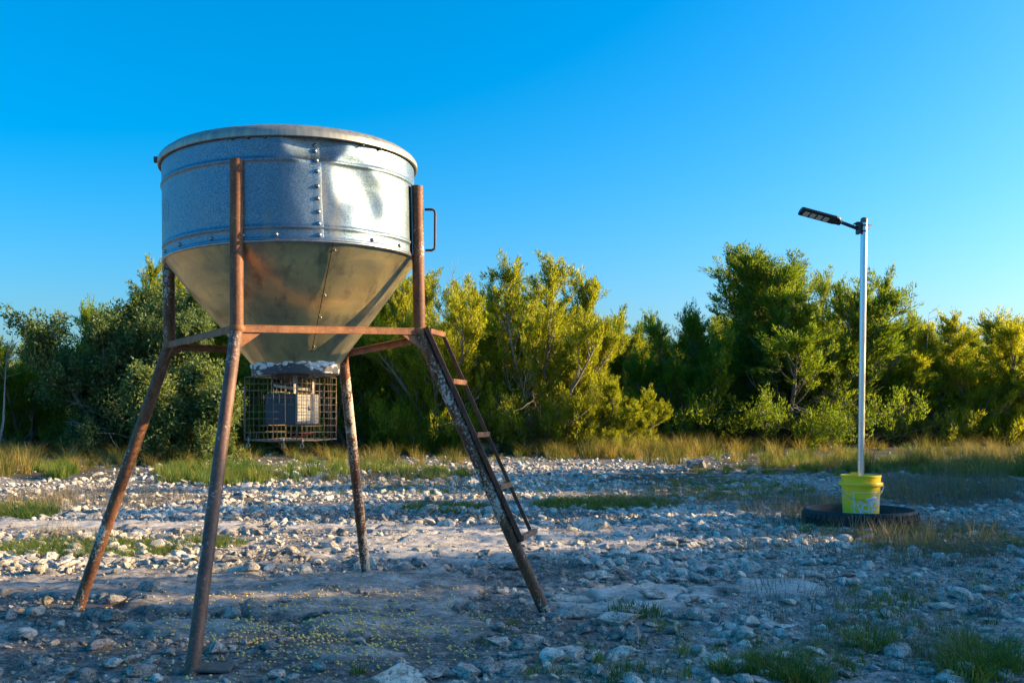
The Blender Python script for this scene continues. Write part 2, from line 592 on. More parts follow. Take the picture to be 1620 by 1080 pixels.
t = NT('stony_soil')
c = t.coord()
att = t.n('Attribute', attribute_name='zone')
sep = t.n('SeparateColor')
t.set(sep.inputs[0], att.outputs['Color'])
slab_s, pale_s, dark_s = sep.outputs[0], sep.outputs[1], sep.outputs[2]
veg_s = att.outputs['Alpha']
n1 = t.noise(c, 1.7, 6, 0.65)
n2 = t.noise(c, 14, 6, 0.7)
n3 = t.noise(c, 75, 4, 0.7)
vor = t.voro(c, 48)
grit = t.ramp(t.math('ADD', t.math('MULTIPLY', n2, 0.55), t.math('MULTIPLY', n3, 0.45)), [(0.40, (0.10, 0.09, 0.078)), (0.52, (0.29, 0.265, 0.235)), (0.64, (0.56, 0.525, 0.48))])
darkc = t.ramp(t.math('ADD', t.math('MULTIPLY', n2, 0.5), t.math('MULTIPLY', n3, 0.5)), [(0.40, (0.050, 0.044, 0.038)), (0.53, (0.16, 0.145, 0.128)), (0.65, (0.42, 0.39, 0.355))])
vegc = t.ramp(n2, [(0.35, (0.045, 0.042, 0.028)), (0.65, (0.12, 0.108, 0.07))])
sl = t.n('Mapping'); t.set(sl.inputs['Vector'], c); sl.inputs['Scale'].default_value = (1.0, 1.5, 1.0)
n4 = t.math('ADD', t.math('MULTIPLY', t.noise(sl.outputs[0], 4, 8, 0.72, 0.3), 0.55), t.math('MULTIPLY', t.noise(c, 38, 6, 0.75), 0.45))
slabd = t.ramp(n4, [(0.38, (0.075, 0.067, 0.058)), (0.48, (0.245, 0.222, 0.196)), (0.60, (0.47, 0.435, 0.395))])
slabp = t.ramp(n4, [(0.38, (0.10, 0.089, 0.076)), (0.46, (0.36, 0.332, 0.295)), (0.60, (0.62, 0.585, 0.53))])
col = t.mix(dark_s, grit, darkc)
col = t.mix(veg_s, col, vegc)
sc = t.mix(pale_s, slabd, slabp)
col = t.mix(slab_s, col, sc)
hgt = t.math('ADD', t.math('MULTIPLY', n2, 0.6), t.math('MULTIPLY', n3, 0.4))
t.principled(col, 0.92, 0, t.bump(hgt, 0.8, 0.009), 0.2)
M['stony_soil'] = t.m
me.materials.append(M['stony_soil'])
ground = bpy.data.objects.new('ground', me)
COL.objects.link(ground)
tag(ground, kind='structure')

def gz1(x, y):
    return float(gheight(np.array([x], float), np.array([y], float))[0])

# low wooded hill far behind the clearing
hx = np.linspace(-700, 900, 260)
hy = np.linspace(230, 520, 40)
HX, HY = np.meshgrid(hx, hy)
prof = np.sin(np.clip((HY - 230) / 290, 0, 1) * math.pi) ** 0.8
HZ = prof * (17 + 6 * fbm(HX * 0.004, HY * 0.004, 3) + 6 * sstep(60, 260, HX)) + 2.2 * np.abs(fbm(HX * 0.12, HY * 0.12, 3)) * prof - 0.5
ii = np.arange(HX.size).reshape(HX.shape)
HF = np.stack([ii[:-1, :-1], ii[:-1, 1:], ii[1:, 1:], ii[1:, :-1]], -1).reshape(-1, 4)
hme = np_mesh('hill', np.stack([HX.ravel(), HY.ravel(), HZ.ravel()], 1), HF, False)
t = NT('hill_woods')
a = t.noise(t.coord(), 0.35, 6, 0.7)
t.principled(t.ramp(a, [(0.3, (0.025, 0.045, 0.018)), (0.7, (0.085, 0.11, 0.035))]), 0.9, 0, t.bump(a, 1.0, 2.0))
hme.materials.append(t.m)
hill = bpy.data.objects.new('hill', hme)
COL.objects.link(hill)
tag(hill, kind='structure')

# ------------------------------------------------------------------ scatter (geometry nodes) for what nobody could count
def scatter(name, kit, P, ROT, SCL, IDX):
    """one object whose points carry instances of the unlinked meshes in kit"""
    kc = bpy.data.collections.new(name + '_kit')
    for o in kit:
        kc.objects.link(o)
    me = bpy.data.meshes.new(name)
    me.vertices.add(len(P))
    me.vertices.foreach_set('co', np.asarray(P, np.float32).ravel())
    a = me.attributes.new('rot', 'FLOAT_VECTOR', 'POINT'); a.data.foreach_set('vector', np.asarray(ROT, np.float32).ravel())
    a = me.attributes.new('scl', 'FLOAT_VECTOR', 'POINT'); a.data.foreach_set('vector', np.asarray(SCL, np.float32).ravel())
    a = me.attributes.new('idx', 'INT', 'POINT'); a.data.foreach_set('value', np.asarray(IDX, np.int32).ravel())
    o = bpy.data.objects.new(name, me)
    COL.objects.link(o)
    ng = bpy.data.node_groups.new(name + '_nodes', 'GeometryNodeTree')
    ng.interface.new_socket('Geometry', in_out='INPUT', socket_type='NodeSocketGeometry')
    ng.interface.new_socket('Geometry', in_out='OUTPUT', socket_type='NodeSocketGeometry')
    gi = ng.nodes.new('NodeGroupInput'); go = ng.nodes.new('NodeGroupOutput')
    ci = ng.nodes.new('GeometryNodeCollectionInfo')
    ci.inputs['Collection'].default_value = kc
    ci.inputs['Separate Children'].default_value = True
    ci.inputs['Reset Children'].default_value = True
    ip = ng.nodes.new('GeometryNodeInstanceOnPoints')
    ip.inputs['Pick Instance'].default_value = True
    def na(nm, dt):
        n = ng.nodes.new('GeometryNodeInputNamedAttribute')
        n.data_type = dt
        n.inputs['Name'].default_value = nm
        return [s for s in n.outputs if s.enabled][0]
    L = ng.links.new
    L(gi.outputs[0], ip.inputs['Points'])
    L(ci.outputs[0], ip.inputs['Instance'])
    L(na('idx', 'INT'), ip.inputs['Instance Index'])
    L(na('rot', 'FLOAT_VECTOR'), ip.inputs['Rotation'])
    L(na('scl', 'FLOAT_VECTOR'), ip.inputs['Scale'])
    L(ip.outputs[0], go.inputs[0])
    md = o.modifiers.new('scatter', 'NODES')
    md.node_group = ng
    return o

def kit_object(name, me):
    return bpy.data.objects.new(name, me)      # never linked to the scene

# ------------------------------------------------------------------ stones
def rock_mesh(name, seed, sub, mat, rough=0.10, flat=0.65, smooth=True, cuts=13):
    rd = random.Random(seed)
    bm = bmesh.new()
    bmesh.ops.create_icosphere(bm, subdivisions=sub, radius=1.0)
    planes = []
    for k in range(cuts):
        n = Vector((rd.gauss(0, 1), rd.gauss(0, 1), rd.gauss(0, 0.8))).normalized()
        planes.append((n, rd.uniform(0.42, 0.82)))
    off = Vector((rd.uniform(-50, 50), rd.uniform(-50, 50), rd.uniform(-50, 50)))
    for v in bm.verts:
        p = v.co.copy()
        for n, d in planes:
            e = p.dot(n) - d
            if e > 0:
                p -= n * e * 0.97
        q = p * 1.0 + off
        s = 1 + rough * 1.3 * mnoise.noise(q * 1.4) + rough * 0.9 * mnoise.noise(q * 3.4) + (rough * 0.55 * mnoise.noise(q * 8.0) if sub > 2 else 0) \
            + (rough * 0.35 * mnoise.noise(q * 17.0) if sub > 3 else 0)
        p *= s
        v.co = Vector((p.x, p.y * 0.82, p.z * flat))
    me = bpy.data.meshes.new(name)
    bm.to_mesh(me)
    bm.free()
    if smooth:
        me.shade_smooth()
        me.set_sharp_from_angle(angle=R(24))
    me.materials.append(mat)
    return me

rock_pale = [rock_mesh('rock', 100 + i, 3, M['limestone'], 0.07, random.uniform(0.36, 0.62)) for i in range(8)]
rock_dirty = [rock_mesh('rock', 140 + i, 3, M['dirty_limestone'], 0.12, random.uniform(0.36, 0.62)) for i in range(6)]
peb_pale = [kit_object('gravel_piece', rock_mesh('gravel_piece', 200 + i, 2, M['limestone'], 0.05, random.uniform(0.38, 0.7), False)) for i in range(7)]
peb_dirty = [kit_object('soil_clod', rock_mesh('soil_clod', 240 + i, 2, M['dirty_limestone'], 0.14, random.uniform(0.4, 0.7), False)) for i in range(7)]

# world sample of stones: sizes as on the real ground
def sample_field(n, y0, y1):
    y = np.sqrt(rng.uniform(y0 ** 2, y1 ** 2, n))
    x = rng.uniform(-0.58, 0.58, n) * y
    return x, y
x1, y1 = sample_field(170000, 2.3, 9.0)
x2, y2 = sample_field(60000, 9.0, 21.0)
sx_ = np.concatenate([x1, x2]); sy_ = np.concatenate([y1, y2])
slab, pale, dark, veg = zones(sx_, sy_)
px, py = to_px(sx_, sy_)
size = np.exp(rng.normal(math.log(0.0080), 0.80, len(sx_)))
fine = rng.uniform(0, 1, len(sx_)) < 0.5
size = np.where(fine & (sy_ < 7.5), size * 0.5, size * 1.1)
size = np.where(sy_ > 9, size * 1.3, size)
clump = 0.5 + 0.9 * fbm(sx_ * 0.9 + 5, sy_ * 0.9, 3)
rubble = np.maximum.reduce([blobs(px, py, [(640, 770, 560, 34), (1080, 870, 230, 62), (860, 745, 330, 14), (120, 870, 200, 30), (250, 800, 300, 18)], 0.5 * fbm(sx_, sy_, 3), 0.5),
                            0.0 * px])
dens = np.clip(0.40 + 0.55 * rubble + 0.6 * (clump - 0.5), 0.05, 1) * (1 - 0.86 * slab) * (1 - 0.72 * veg)
size = size * (1 + 0.28 * rubble) * np.where(dark > 0.5, 0.92, 1.0)
size = np.clip(size * (1 - 0.35 * slab), 0.0025, 0.07)
keep = rng.uniform(0, 1, len(sx_)) < dens
sx_, sy_, size, dark, rubble, px, py, veg = (a[keep] for a in (sx_, sy_, size, dark, rubble, px, py, veg))
sz_ = gheight(sx_, sy_)
dirty = (dark > 0.35) & (rng.uniform(0, 1, len(sx_)) < 0.86) & (rubble < 0.6)
dirty |= rng.uniform(0, 1, len(sx_)) < np.where(rubble > 0.5, 0.12, 0.34)
# keep clear of the feet, the tyre and the named boulders
scr = size / sy_
inview = (px > 5) & (px < 1615) & (py < 1075) & (np.hypot(sx_ - 2.67, sy_ - 7.75) > 0.55)
clear = np.hypot(sx_ - 2.67, sy_ - 7.75) > 0.46
for fx, fy in ((-1.058, 3.34), (-1.878, 4.368), (0.1365, 4.368), (-0.776, 5.396)):
    clear &= np.hypot(sx_ - fx, sy_ - fy) > 0.05 + size
sel = np.where(inview & clear)[0]
top = sel[np.argsort(-scr[sel])[:275]]
mask = np.zeros(len(sx_), bool); mask[top] = True

def rock_label(x, y, ppx, ppy, dirt):
    if ppy > 985:
        return ('dark dirt-crusted stone in the crumbly ground along the bottom edge' if dirt else 'pale limestone chunk in the stony foreground along the bottom edge')
    if ppx < 420:
        return ('dark dirt-crusted stone on the ground around the left feeder legs' if dirt else 'pale limestone chunk in the gravel around the left feeder legs')
    if ppx < 850:
        return ('dark dirt-crusted stone on the ground beneath the feeder' if dirt else 'pale limestone chunk on the ground beneath and behind the feeder')
    if ppx < 1260:
        return ('dark dirt-crusted stone in the rubble between ladder and bucket' if dirt else 'pale limestone chunk in the rubble between ladder and bucket')
    return ('dark dirt-crusted stone in the weedy ground around the tyre' if dirt else 'pale limestone chunk in the weedy ground around the tyre')

def put_rock(me, x, y, s, rz, label, group=None, tilt=0.2, sink=0.25, sc=(1, 1, 1), z=None):
    o = bpy.data.objects.new('limestone_rock', me)
    COL.objects.link(o)
    zz = gz1(x, y) if z is None else z
    o.location = (x, y, zz + s * sc[2] * 0.6 * (1 - 2 * sink))
    o.rotation_euler = (random.uniform(-tilt, tilt), random.uniform(-tilt, tilt), rz)
    o.scale = (s * sc[0], s * sc[1], s * sc[2])
    return tag(o, label, 'rock', group)

for i in top:
    lb = rock_label(sx_[i], sy_[i], px[i], py[i], dirty[i])
    kit = rock_dirty if dirty[i] else rock_pale
    put_rock(kit[random.randrange(len(kit))], float(sx_[i]), float(sy_[i]), float(size[i]), random.uniform(0, 6.28), lb, lb.replace('crusted stone', 'crusted stones').replace('chunk', 'chunks'),
             0.3, 0.32, (random.uniform(0.9, 1.25), random.uniform(0.8, 1.1), random.uniform(0.75, 1.1)), float(sz_[i]))

rest = (~mask) & clear
for nm, sub_, kit, lab in (('gravel', rest & ~dirty, peb_pale, 'pale limestone gravel strewn over the clearing'),
                           ('soil_clods', rest & dirty, peb_dirty, 'small dark clods and dirty stones around the feeder')):
    q = np.where(sub_)[0]
    P = np.stack([sx_[q], sy_[q], sz_[q] + size[q] * 0.14], 1)
    ROT = np.stack([rng.uniform(-0.5, 0.5, len(q)), rng.uniform(-0.5, 0.5, len(q)), rng.uniform(0, 6.28, len(q))], 1)
    SC = size[q][:, None] * rng.uniform(0.75, 1.25, (len(q), 3))
    o = scatter(nm, kit, P, ROT, SC, rng.integers(0, len(kit), len(q)))
    tag(o, lab, 'gravel', kind='stuff')

# boulders one can point at
def boulder(px_, py_, wpx, hfrac, rz, label, dirt=False, seed=0, deep=0.8, sink=0.28, flat=1.0):
    x, y = ground_at(px_, py_)
    s = wpx / 2 * y / FPX
    me = rock_mesh('boulder', 900 + seed, 5, M['dirty_limestone' if dirt else 'limestone'], 0.09, 0.62, True, 12)
    o = put_rock(me, x, y + s * 0.4, s, rz, label, None, 0.12, sink, (1.05, deep, hfrac))
    o.name = 'boulder'
    return o
boulder(938, 842, 62, 1.0, 0.2, 'large pale boulder standing alone behind and right of the ladder', seed=1)
boulder(897, 980, 76, 0.62, -0.25, 'flat grey boulder jammed against the foot of the ladder leg', seed=2, deep=0.7)
boulder(1042, 955, 52, 0.5, 0.1, 'flat dark rock lying on the pale bedrock slab', True, seed=3)
boulder(612, 1088, 120, 0.75, 0.0, 'big white-topped boulder at the bottom edge below the feeder', seed=4)
boulder(725, 1085, 46, 0.9, 0.6, 'small pale boulder at the bottom edge right of the big one', seed=5)
boulder(1108, 741, 42, 0.9, 0.3, 'blue-grey boulder at the grass edge left of the big juniper', True, seed=6)
boulder(1192, 748, 26, 0.9, 0.9, 'grey boulder at the grass edge beneath the big juniper', seed=7)
boulder(680, 812, 42, 0.9, 0.3, 'brownish boulder behind the ladder near the back leg', True, seed=8)
boulder(452, 958, 44, 0.55, 0.4, 'rounded grey stone on the corn-strewn bedrock under the feeder', True, seed=9)
boulder(980, 992, 84, 0.7, 0.1, 'broad grey boulder under the green tuft beside the ladder foot', seed=10)
boulder(1190, 990, 48, 0.9, 0.5, 'wedge-shaped boulder below the right bedrock slab', seed=11)
boulder(1245, 1012, 36, 1.1, 1.0, 'pointed white rock among the tufts at lower right', seed=12)
boulder(835, 1025, 70, 0.8, 0.2, 'rough grey boulder below the ladder foot', True, seed=13)
boulder(905, 1045, 66, 0.8, 0.5, 'pitted pale boulder at the bottom edge right of centre', seed=14)
boulder(1140, 1050, 60, 0.7, 0.2, 'pale chunk at the bottom edge among grass blades', seed=15)
boulder(300, 872, 20, 1.1, 0.2, 'sunlit orange-white stone beside the left leg grass', seed=16)
boulder(455, 808, 26, 0.9, 0.2, 'bright pale rock in the gravel behind the front leg', seed=17)
boulder(775, 815, 30, 1.0, 0.4, 'round pale rock seen through the ladder rungs', seed=18)
boulder(1358, 862, 26, 0.7, 0.4, 'pale rounded stone just in front of the tyre', seed=19)

# ------------------------------------------------------------------ grass
def tuft_mesh(name, seed, n, hgt, spread, width, mat, lean=0.6, seg=3):
    rd = np.random.default_rng(seed)
    V, Fq = [], []
    for b in range(n):
        a = rd.uniform(0, 2 * math.pi); r0 = spread * math.sqrt(rd.uniform(0, 1)) * 0.45
        bx, by = r0 * math.cos(a), r0 * math.sin(a)
        d = a + rd.normal(0, 0.7)
        h = hgt * rd.uniform(0.45, 1.0)
        ln = h * rd.uniform(0.1, lean)
        w = width * rd.uniform(0.7, 1.2)
        sd = (-math.sin(d), math.cos(d))
        base = len(V)
        for k in range(seg + 1):
            u = k / seg
            cx = bx + math.cos(d) * ln * u * u
            cy = by + math.sin(d) * ln * u * u
            cz = h * (u - 0.18 * u * u * lean)
            ww = w * (1 - u) * 0.5 + 0.0002
            V.append((cx - sd[0] * ww, cy - sd[1] * ww, cz)); V.append((cx + sd[0] * ww, cy + sd[1] * ww, cz))
        for k in range(seg):
            q = base + 2 * k
            Fq.append((q, q + 1, q + 3, q + 2))
    me = np_mesh(name, np.array(V), np.array(Fq))
    me.materials.append(mat)
    return me

short_kit = [kit_object('short_tuft', tuft_mesh('short_tuft', 300 + i, 26, 0.085, 0.10, 0.0042, M['green_blade'], 1.3)) for i in range(4)]
tall_kit = [kit_object('tall_tuft', tuft_mesh('tall_tuft', 320 + i, 70, 0.50, 0.26, 0.0075, M['meadow_blade'], 1.15)) for i in range(4)]
green_tall_kit = [kit_object('green_tall_tuft', tuft_mesh('green_tall_tuft', 340 + i, 70, 0.32, 0.30, 0.010, M['green_blade'], 0.7)) for i in range(3)]
straw_kit = [kit_object('straw_tuft', tuft_mesh('straw_tuft', 360 + i, 20, 0.26, 0.22, 0.006, M['straw_blade'], 0.8)) for i in range(3)]
weed_kit = [kit_object('weed_tuft', tuft_mesh('weed_tuft', 380 + i, 26, 0.20, 0.30, 0.0035, M['weed_stalk'], 1.3)) for i in range(3)]

def grass_points(spec):
    P, S = [], []
    for (cx, cy, rx, ry, n, s0, s1) in spec:
        a = rng.uniform(0, 2 * math.pi, n); r = np.sqrt(rng.uniform(0, 1, n))
        qx = cx + rx * r * np.cos(a); qy = np.maximum(cy + ry * r * np.sin(a), 697)
        Y = FPX * CAMH / (qy - HOR); X = (qx - 810) * Y / FPX
        ok = np.hypot(X - 2.67, Y - 7.75) > 0.42
        P.append(np.stack([X, Y], 1)[ok]); S.append(rng.uniform(s0, s1, n)[ok])
    P = np.concatenate(P); S = np.concatenate(S)
    return P, S
def lay_grass(name, kit, spec, label, tilt=0.12):
    P, S = grass_points(spec)
    z = gheight(P[:, 0], P[:, 1])
    n = len(P)
    ROT = np.stack([rng.uniform(-tilt, tilt, n), rng.uniform(-tilt, tilt, n), rng.uniform(0, 6.28, n)], 1)
    SC = np.stack([S, S, S * rng.uniform(0.8, 1.2, n)], 1)
    o = scatter(name, kit, np.column_stack([P, z - 0.004]), ROT, SC, rng.integers(0, len(kit), n))
    tag(o, label, 'grass', kind='stuff')

lay_grass('short_grass', short_kit, [
    (130, 870, 175, 14, 420, 0.5, 1.1), (330, 858, 60, 6, 50, 0.5, 1.0), (960, 798, 120, 10, 420, 0.6, 1.3), (700, 805, 80, 7, 110, 0.6, 1.2), (1150, 775, 140, 16, 220, 0.6, 1.3),
    (40, 812, 50, 12, 180, 0.8, 1.6), (1500, 860, 150, 24, 110, 0.5, 1.2), (1400, 1000, 180, 60, 60, 0.5, 1.1), (1250, 1060, 120, 25, 60, 0.5, 1.1),
    (1560, 1050, 70, 35, 60, 0.6, 1.3), (1100, 1040, 200, 40, 40, 0.4, 1.0), (950, 1070, 120, 15, 24, 0.4, 0.9), (1360, 840, 100, 10, 60, 0.5, 1.2),
    (800, 1010, 60, 8, 8, 0.3, 0.6), (1480, 930, 140, 50, 36, 0.4, 0.9), (640, 775, 160, 8, 60, 0.5, 1.0)],
    'short green grass in patches over the stony clearing', 0.2)
lay_grass('tall_grass', tall_kit, [
    (110, 722, 140, 22, 90, 0.3, 1.1), (0, 735, 60, 18, 60, 0.6, 1.0), (965, 713, 175, 13, 260, 0.4, 1.2), (620, 722, 170, 16, 60, 0.3, 0.9), (1330, 728, 330, 18, 80, 0.3, 1.2),
    (1550, 735, 120, 22, 100, 0.4, 1.1), (260, 725, 130, 14, 80, 0.3, 0.9), (800, 714, 800, 14, 90, 0.3, 1.2)],
    'tall sun-bleached meadow grass along the foot of the trees', 0.12)
lay_grass('green_grass', green_tall_kit, [
    (335, 752, 95, 18, 110, 0.3, 0.95), (450, 750, 110, 12, 60, 0.25, 0.8), (560, 740, 90, 10, 45, 0.4, 0.7), (85, 745, 40, 12, 40, 0.5, 0.8), (1340, 735, 140, 10, 90, 0.4, 0.8), (800, 716, 800, 13, 150, 0.3, 0.9), (1250, 745, 160, 8, 50, 0.2, 0.5), (880, 770, 260, 16, 60, 0.12, 0.3), (1540, 745, 100, 12, 90, 0.4, 0.8), (680, 752, 70, 8, 60, 0.4, 0.6)],
    'lush green grass between the feeder and the trees', 0.12)
lay_grass('straw_grass', straw_kit, [
    (1480, 770, 130, 26, 120, 0.4, 1.1), (1290, 815, 50, 22, 34, 0.4, 0.9), (1370, 842, 90, 9, 22, 0.25, 0.6), (1480, 850, 130, 24, 60, 0.4, 0.9), (60, 800, 90, 12, 50, 0.4, 0.8), (120, 850, 100, 8, 20, 0.3, 0.7), (1350, 870, 200, 18, 24, 0.3, 0.7), (1150, 790, 200, 20, 70, 0.3, 0.7)],
    'dry straw-coloured grass around the tyre and bucket', 0.25)
lay_grass('dry_weeds', weed_kit, [
    (1500, 775, 120, 28, 150, 0.5, 1.4), (1260, 810, 80, 28, 70, 0.5, 1.0), (1450, 870, 190, 30, 90, 0.4, 0.9), (180, 790, 170, 16, 150, 0.4, 0.9), (620, 765, 130, 9, 90, 0.5, 1.0), (1080, 790, 150, 18, 110, 0.4, 0.8), (1400, 950, 240, 60, 60, 0.35, 0.7), (1420, 1030, 200, 40, 50, 0.35, 0.6)],
    'low grey-brown dry weeds on the right side of the clearing', 0.3)

def tuft_thing(px_, py_, s, seed, label, n=150, h=0.1, spread=0.14):
    x, y = ground_at(px_, py_)
    me = tuft_mesh('grass_tuft', seed, n, h, spread, 0.004, M['green_blade'], 1.4)
    o = bpy.data.objects.new('grass_tuft', me)
    COL.objects.link(o)
    o.location = (x, y, gz1(x, y) - 0.004)
    o.scale = (s,) * 3
    tag(o, label, 'grass tuft')
tuft_thing(1005, 972, 1.0, 501, 'green grass tuft on the slab edge right of the ladder foot', 260, 0.07, 0.26)
tuft_thing(1050, 990, 0.8, 502, 'green grass tuft right of the broad boulder by the ladder', 160, 0.08, 0.2)
tuft_thing(1230, 1068, 1.1, 503, 'dense green grass tuft at the bottom edge lower right', 260, 0.09, 0.2)
tuft_thing(1380, 1025, 1.1, 504, 'brown-green grass tuft in the lower right foreground', 220, 0.10, 0.2)
tuft_thing(1560, 1060, 1.3, 505, 'tall green grass tuft in the bottom right corner', 240, 0.13, 0.24)
tuft_thing(565, 1062, 0.6, 506, 'small green tuft left of the big boulder at the bottom edge', 90, 0.09, 0.1)
tuft_thing(812, 985, 0.6, 507, 'thin green tuft left of the ladder foot', 70, 0.08, 0.12)

# ------------------------------------------------------------------ corn
n = 1500
cx1 = np.concatenate([rng.normal(-0.75, 0.32, 620), rng.normal(-0.72, 0.50, 880)])
cy1 = np.concatenate([rng.normal(3.86, 0.25, 620), rng.normal(4.15, 0.55, 880)])
ok = (cy1 > 2.9) & (cy1 < 6.2)
cx1, cy1 = cx1[ok], cy1[ok]
bm = bmesh.new()
bmesh.ops.create_icosphere(bm, subdivisions=1, radius=1.0)
for v in bm.verts:
    v.co.x *= 0.75 + 0.25 * v.co.y
    v.co.z *= 0.55
kme = bpy.data.meshes.new('corn_kernel'); bm.to_mesh(kme); bm.free(); kme.shade_smooth(); kme.materials.append(M['corn'])
kn = len(cx1)
corn = scatter('corn_kernels', [kit_object('corn_kernel', kme)], np.stack([cx1, cy1, gheight(cx1, cy1) + 0.004], 1),
               np.stack([rng.uniform(-0.4, 0.4, kn), rng.uniform(-0.4, 0.4, kn), rng.uniform(0, 6.28, kn)], 1), rng.uniform(0.0048, 0.0076, (kn, 1)) * np.ones((1, 3)), np.zeros(kn))
tag(corn, 'spilled yellow corn kernels on the ground under the feeder', 'corn', kind='stuff')

# ------------------------------------------------------------------ the feeder
feeder = empty('deer_feeder', (-0.93, 4.37, 0), 'galvanised round game feeder on four rusty pipe legs with a side ladder', 'feeder')
TC = Vector((-0.945, 4.37, 1.497))
TM = Matrix.Translation(TC) @ Matrix.Rotation(R(-1.1), 4, 'X') @ Matrix.Rotation(R(-1.8), 4, 'Y')
A0 = math.atan2(-4.37, 0.945)                 # direction from the tank to the photographer
TR, TH = 0.531, 0.405                         # radius and height of the drum

def dent(s, z, cs, cz, rs, rz, amp, ang=0.0, p=1.6):
    ca, sa = math.cos(ang), math.sin(ang)
    u = ((s - cs) * ca + (z - cz) * sa) / rs
    v = (-(s - cs) * sa + (z - cz) * ca) / rz
    d = u * u + v * v
    return -amp * (1 - d) ** p if d < 1 else 0.0
def drum_r(psi, z):
    s = psi * TR
    r = TR
    for zb in (0.311, 0.052):
        r += 0.0055 * math.exp(-((z - zb) / 0.0075) ** 2)
    r += 0.004 * math.exp(-((z - 0.006) / 0.006) ** 2)
    s += 0.03 * mnoise.noise(Vector((s * 7, z * 7, 1.7))); z += 0.03 * mnoise.noise(Vector((s * 7, z * 7, 5.2)))
    r += dent(s, z, 0.09, 0.385, 0.13, 0.10, 0.036, 0.0, 1.3)
    r += dent(s, z, 0.22, 0.34, 0.22, 0.11, 0.012, 0.3, 1.6)
    r += dent(s, z, 0.285, 0.215, 0.15, 0.12, 0.026, -0.5, 1.5)
    r += dent(s, z, 0.34, 0.11, 0.10, 0.13, 0.012, 0.3, 1.6)
    r += dent(s, z, 0.12, 0.17, 0.13, 0.17, 0.010, 0.2, 1.6)
    r += 0.0022 * mnoise.noise(Vector((s * 4.2, z * 5.0, 3.1))) + 0.0008 * mnoise.noise(Vector((s * 13, z * 13, 8.1)))
    return r
mb = MB()
NP, NZ = 300, 84
for j in range(NZ + 1):
    z = TH * j / NZ
    for k in range(NP):
        psi = -math.pi + 2 * math.pi * k / NP
        r = drum_r(psi, z)
        mb.v.append(tuple(TM @ Vector((r * math.cos(A0 + psi), r * math.sin(A0 + psi), z))))
for j in range(NZ):
    for k in range(NP):
        k2 = (k + 1) % NP
        mb.f.append((j * NP + k, j * NP + k2, (j + 1) * NP + k2, (j + 1) * NP + k))
drum = mb.build('tank_wall', M['zinc_sheet'], feeder, True)
def on_drum(psi, z, out=0.0):
    r = drum_r(psi, z) + out
    return TM @ Vector((r * math.cos(A0 + psi), r * math.sin(A0 + psi), z))
def drum_n(psi):
    return (TM.to_3x3() @ Vector((math.cos(A0 + psi), math.sin(A0 + psi), 0))).normalized()
# lapped seam strip and rivets
PS = math.asin((494 - 457) / 201.0)
mb = MB()
cols = []
for z in np.linspace(0.004, 0.395, 40):
    row = [on_drum(PS - 0.045, z, -0.0006), on_drum(PS - 0.030, z, 0.0003), on_drum(PS, z, 0.0005), on_drum(PS + 0.03, z, 0.0006), on_drum(PS + 0.034, z, -0.0002)]
    cols.append(row)
vs = [p for row in cols for p in row]
fs = [(i * 5 + k, i * 5 + k + 1, (i + 1) * 5 + k + 1, (i + 1) * 5 + k) for i in range(39) for k in range(4)]
mb.add(vs, fs)
mb.build('seam_strip', M['zinc_sheet'], drum, True)
def dome(p, n, r, h):
    q = n.to_track_quat('Z', 'Y').to_matrix().to_4x4()
    q.translation = p
    m = MB()
    m.lathe([(r, -0.002), (r, 0.2 * h), (0.82 * r, 0.62 * h), (0.45 * r, 0.92 * h), (0.001, h)], 10, q)
    return m
for zz in (0.376, 0.355, 0.312, 0.270, 0.212, 0.165, 0.113, 0.066, 0.022):
    dome(on_drum(PS, zz, 0.002), drum_n(PS), 0.0085, 0.008).build('rivet', M['rivet_zinc'], drum, True)
for ps in (-1.28, -0.97, -0.62, -0.36, -0.12, 0.62, 0.93, 1.2):
    dome(on_drum(ps, 0.022, 0.001), drum_n(ps), 0.0085, 0.008).build('rivet', M['rivet_zinc'], drum, True)
# stamped round emblem low on the left of the drum
ES, EZ = -1.235, 0.185
def em(du, dz, out=0.0):
    return on_drum(ES + du / TR, EZ + dz, out)
mb = MB()
ring = [em(0.045 * math.cos(a), 0.045 * math.sin(a), 0.0) for a in np.linspace(0, 2 * math.pi, 33)]
mb.tube(ring, 0.0011, 5, False)
for dz, w in ((0.018, 0.022), (0.0, 0.032), (-0.018, 0.022)):
    mb.tube([em(-w, dz - 0.004), em(-w / 3, dz + 0.006), em(w / 3, dz - 0.004), em(w, dz + 0.006)], 0.0008, 4)
mb.build('stamped_emblem', M['zinc_sheet'], drum, True)
# lid
LM = TM @ Matrix.Translation((0, 0, TH))
mb = MB()
mb.lathe([(0.528, -0.004), (0.541, -0.010), (0.5455, -0.007), (0.5455, 0.013), (0.543, 0.017), (0.537, 0.026), (0.515, 0.042), (0.42, 0.068), (0.28, 0.092), (0.12, 0.106), (0.001, 0.108)], 128, LM)
lid = mb.build('lid', M['lid_zinc'], feeder, True, auto=50)
mb = MB()
for aa in (-1.47, -1.50):
    p = LM @ Vector((0.548 * math.cos(A0 + aa), 0.548 * math.sin(A0 + aa), 0.018))
    mb.box((0.02, 0.014, 0.02), Matrix.Translation(p))
mb.build('lid_latch', M['foot_steel'], lid)
for aa in (-0.42, -0.30, -0.18, 0.55, 0.72):
    p = LM @ Vector((0.534 * math.cos(A0 + aa), 0.534 * math.sin(A0 + aa), -0.012))
    dome(p, Vector((0, 0, -1)), 0.006, 0.006).build('lid_bolt', M['foot_steel'], lid, True)
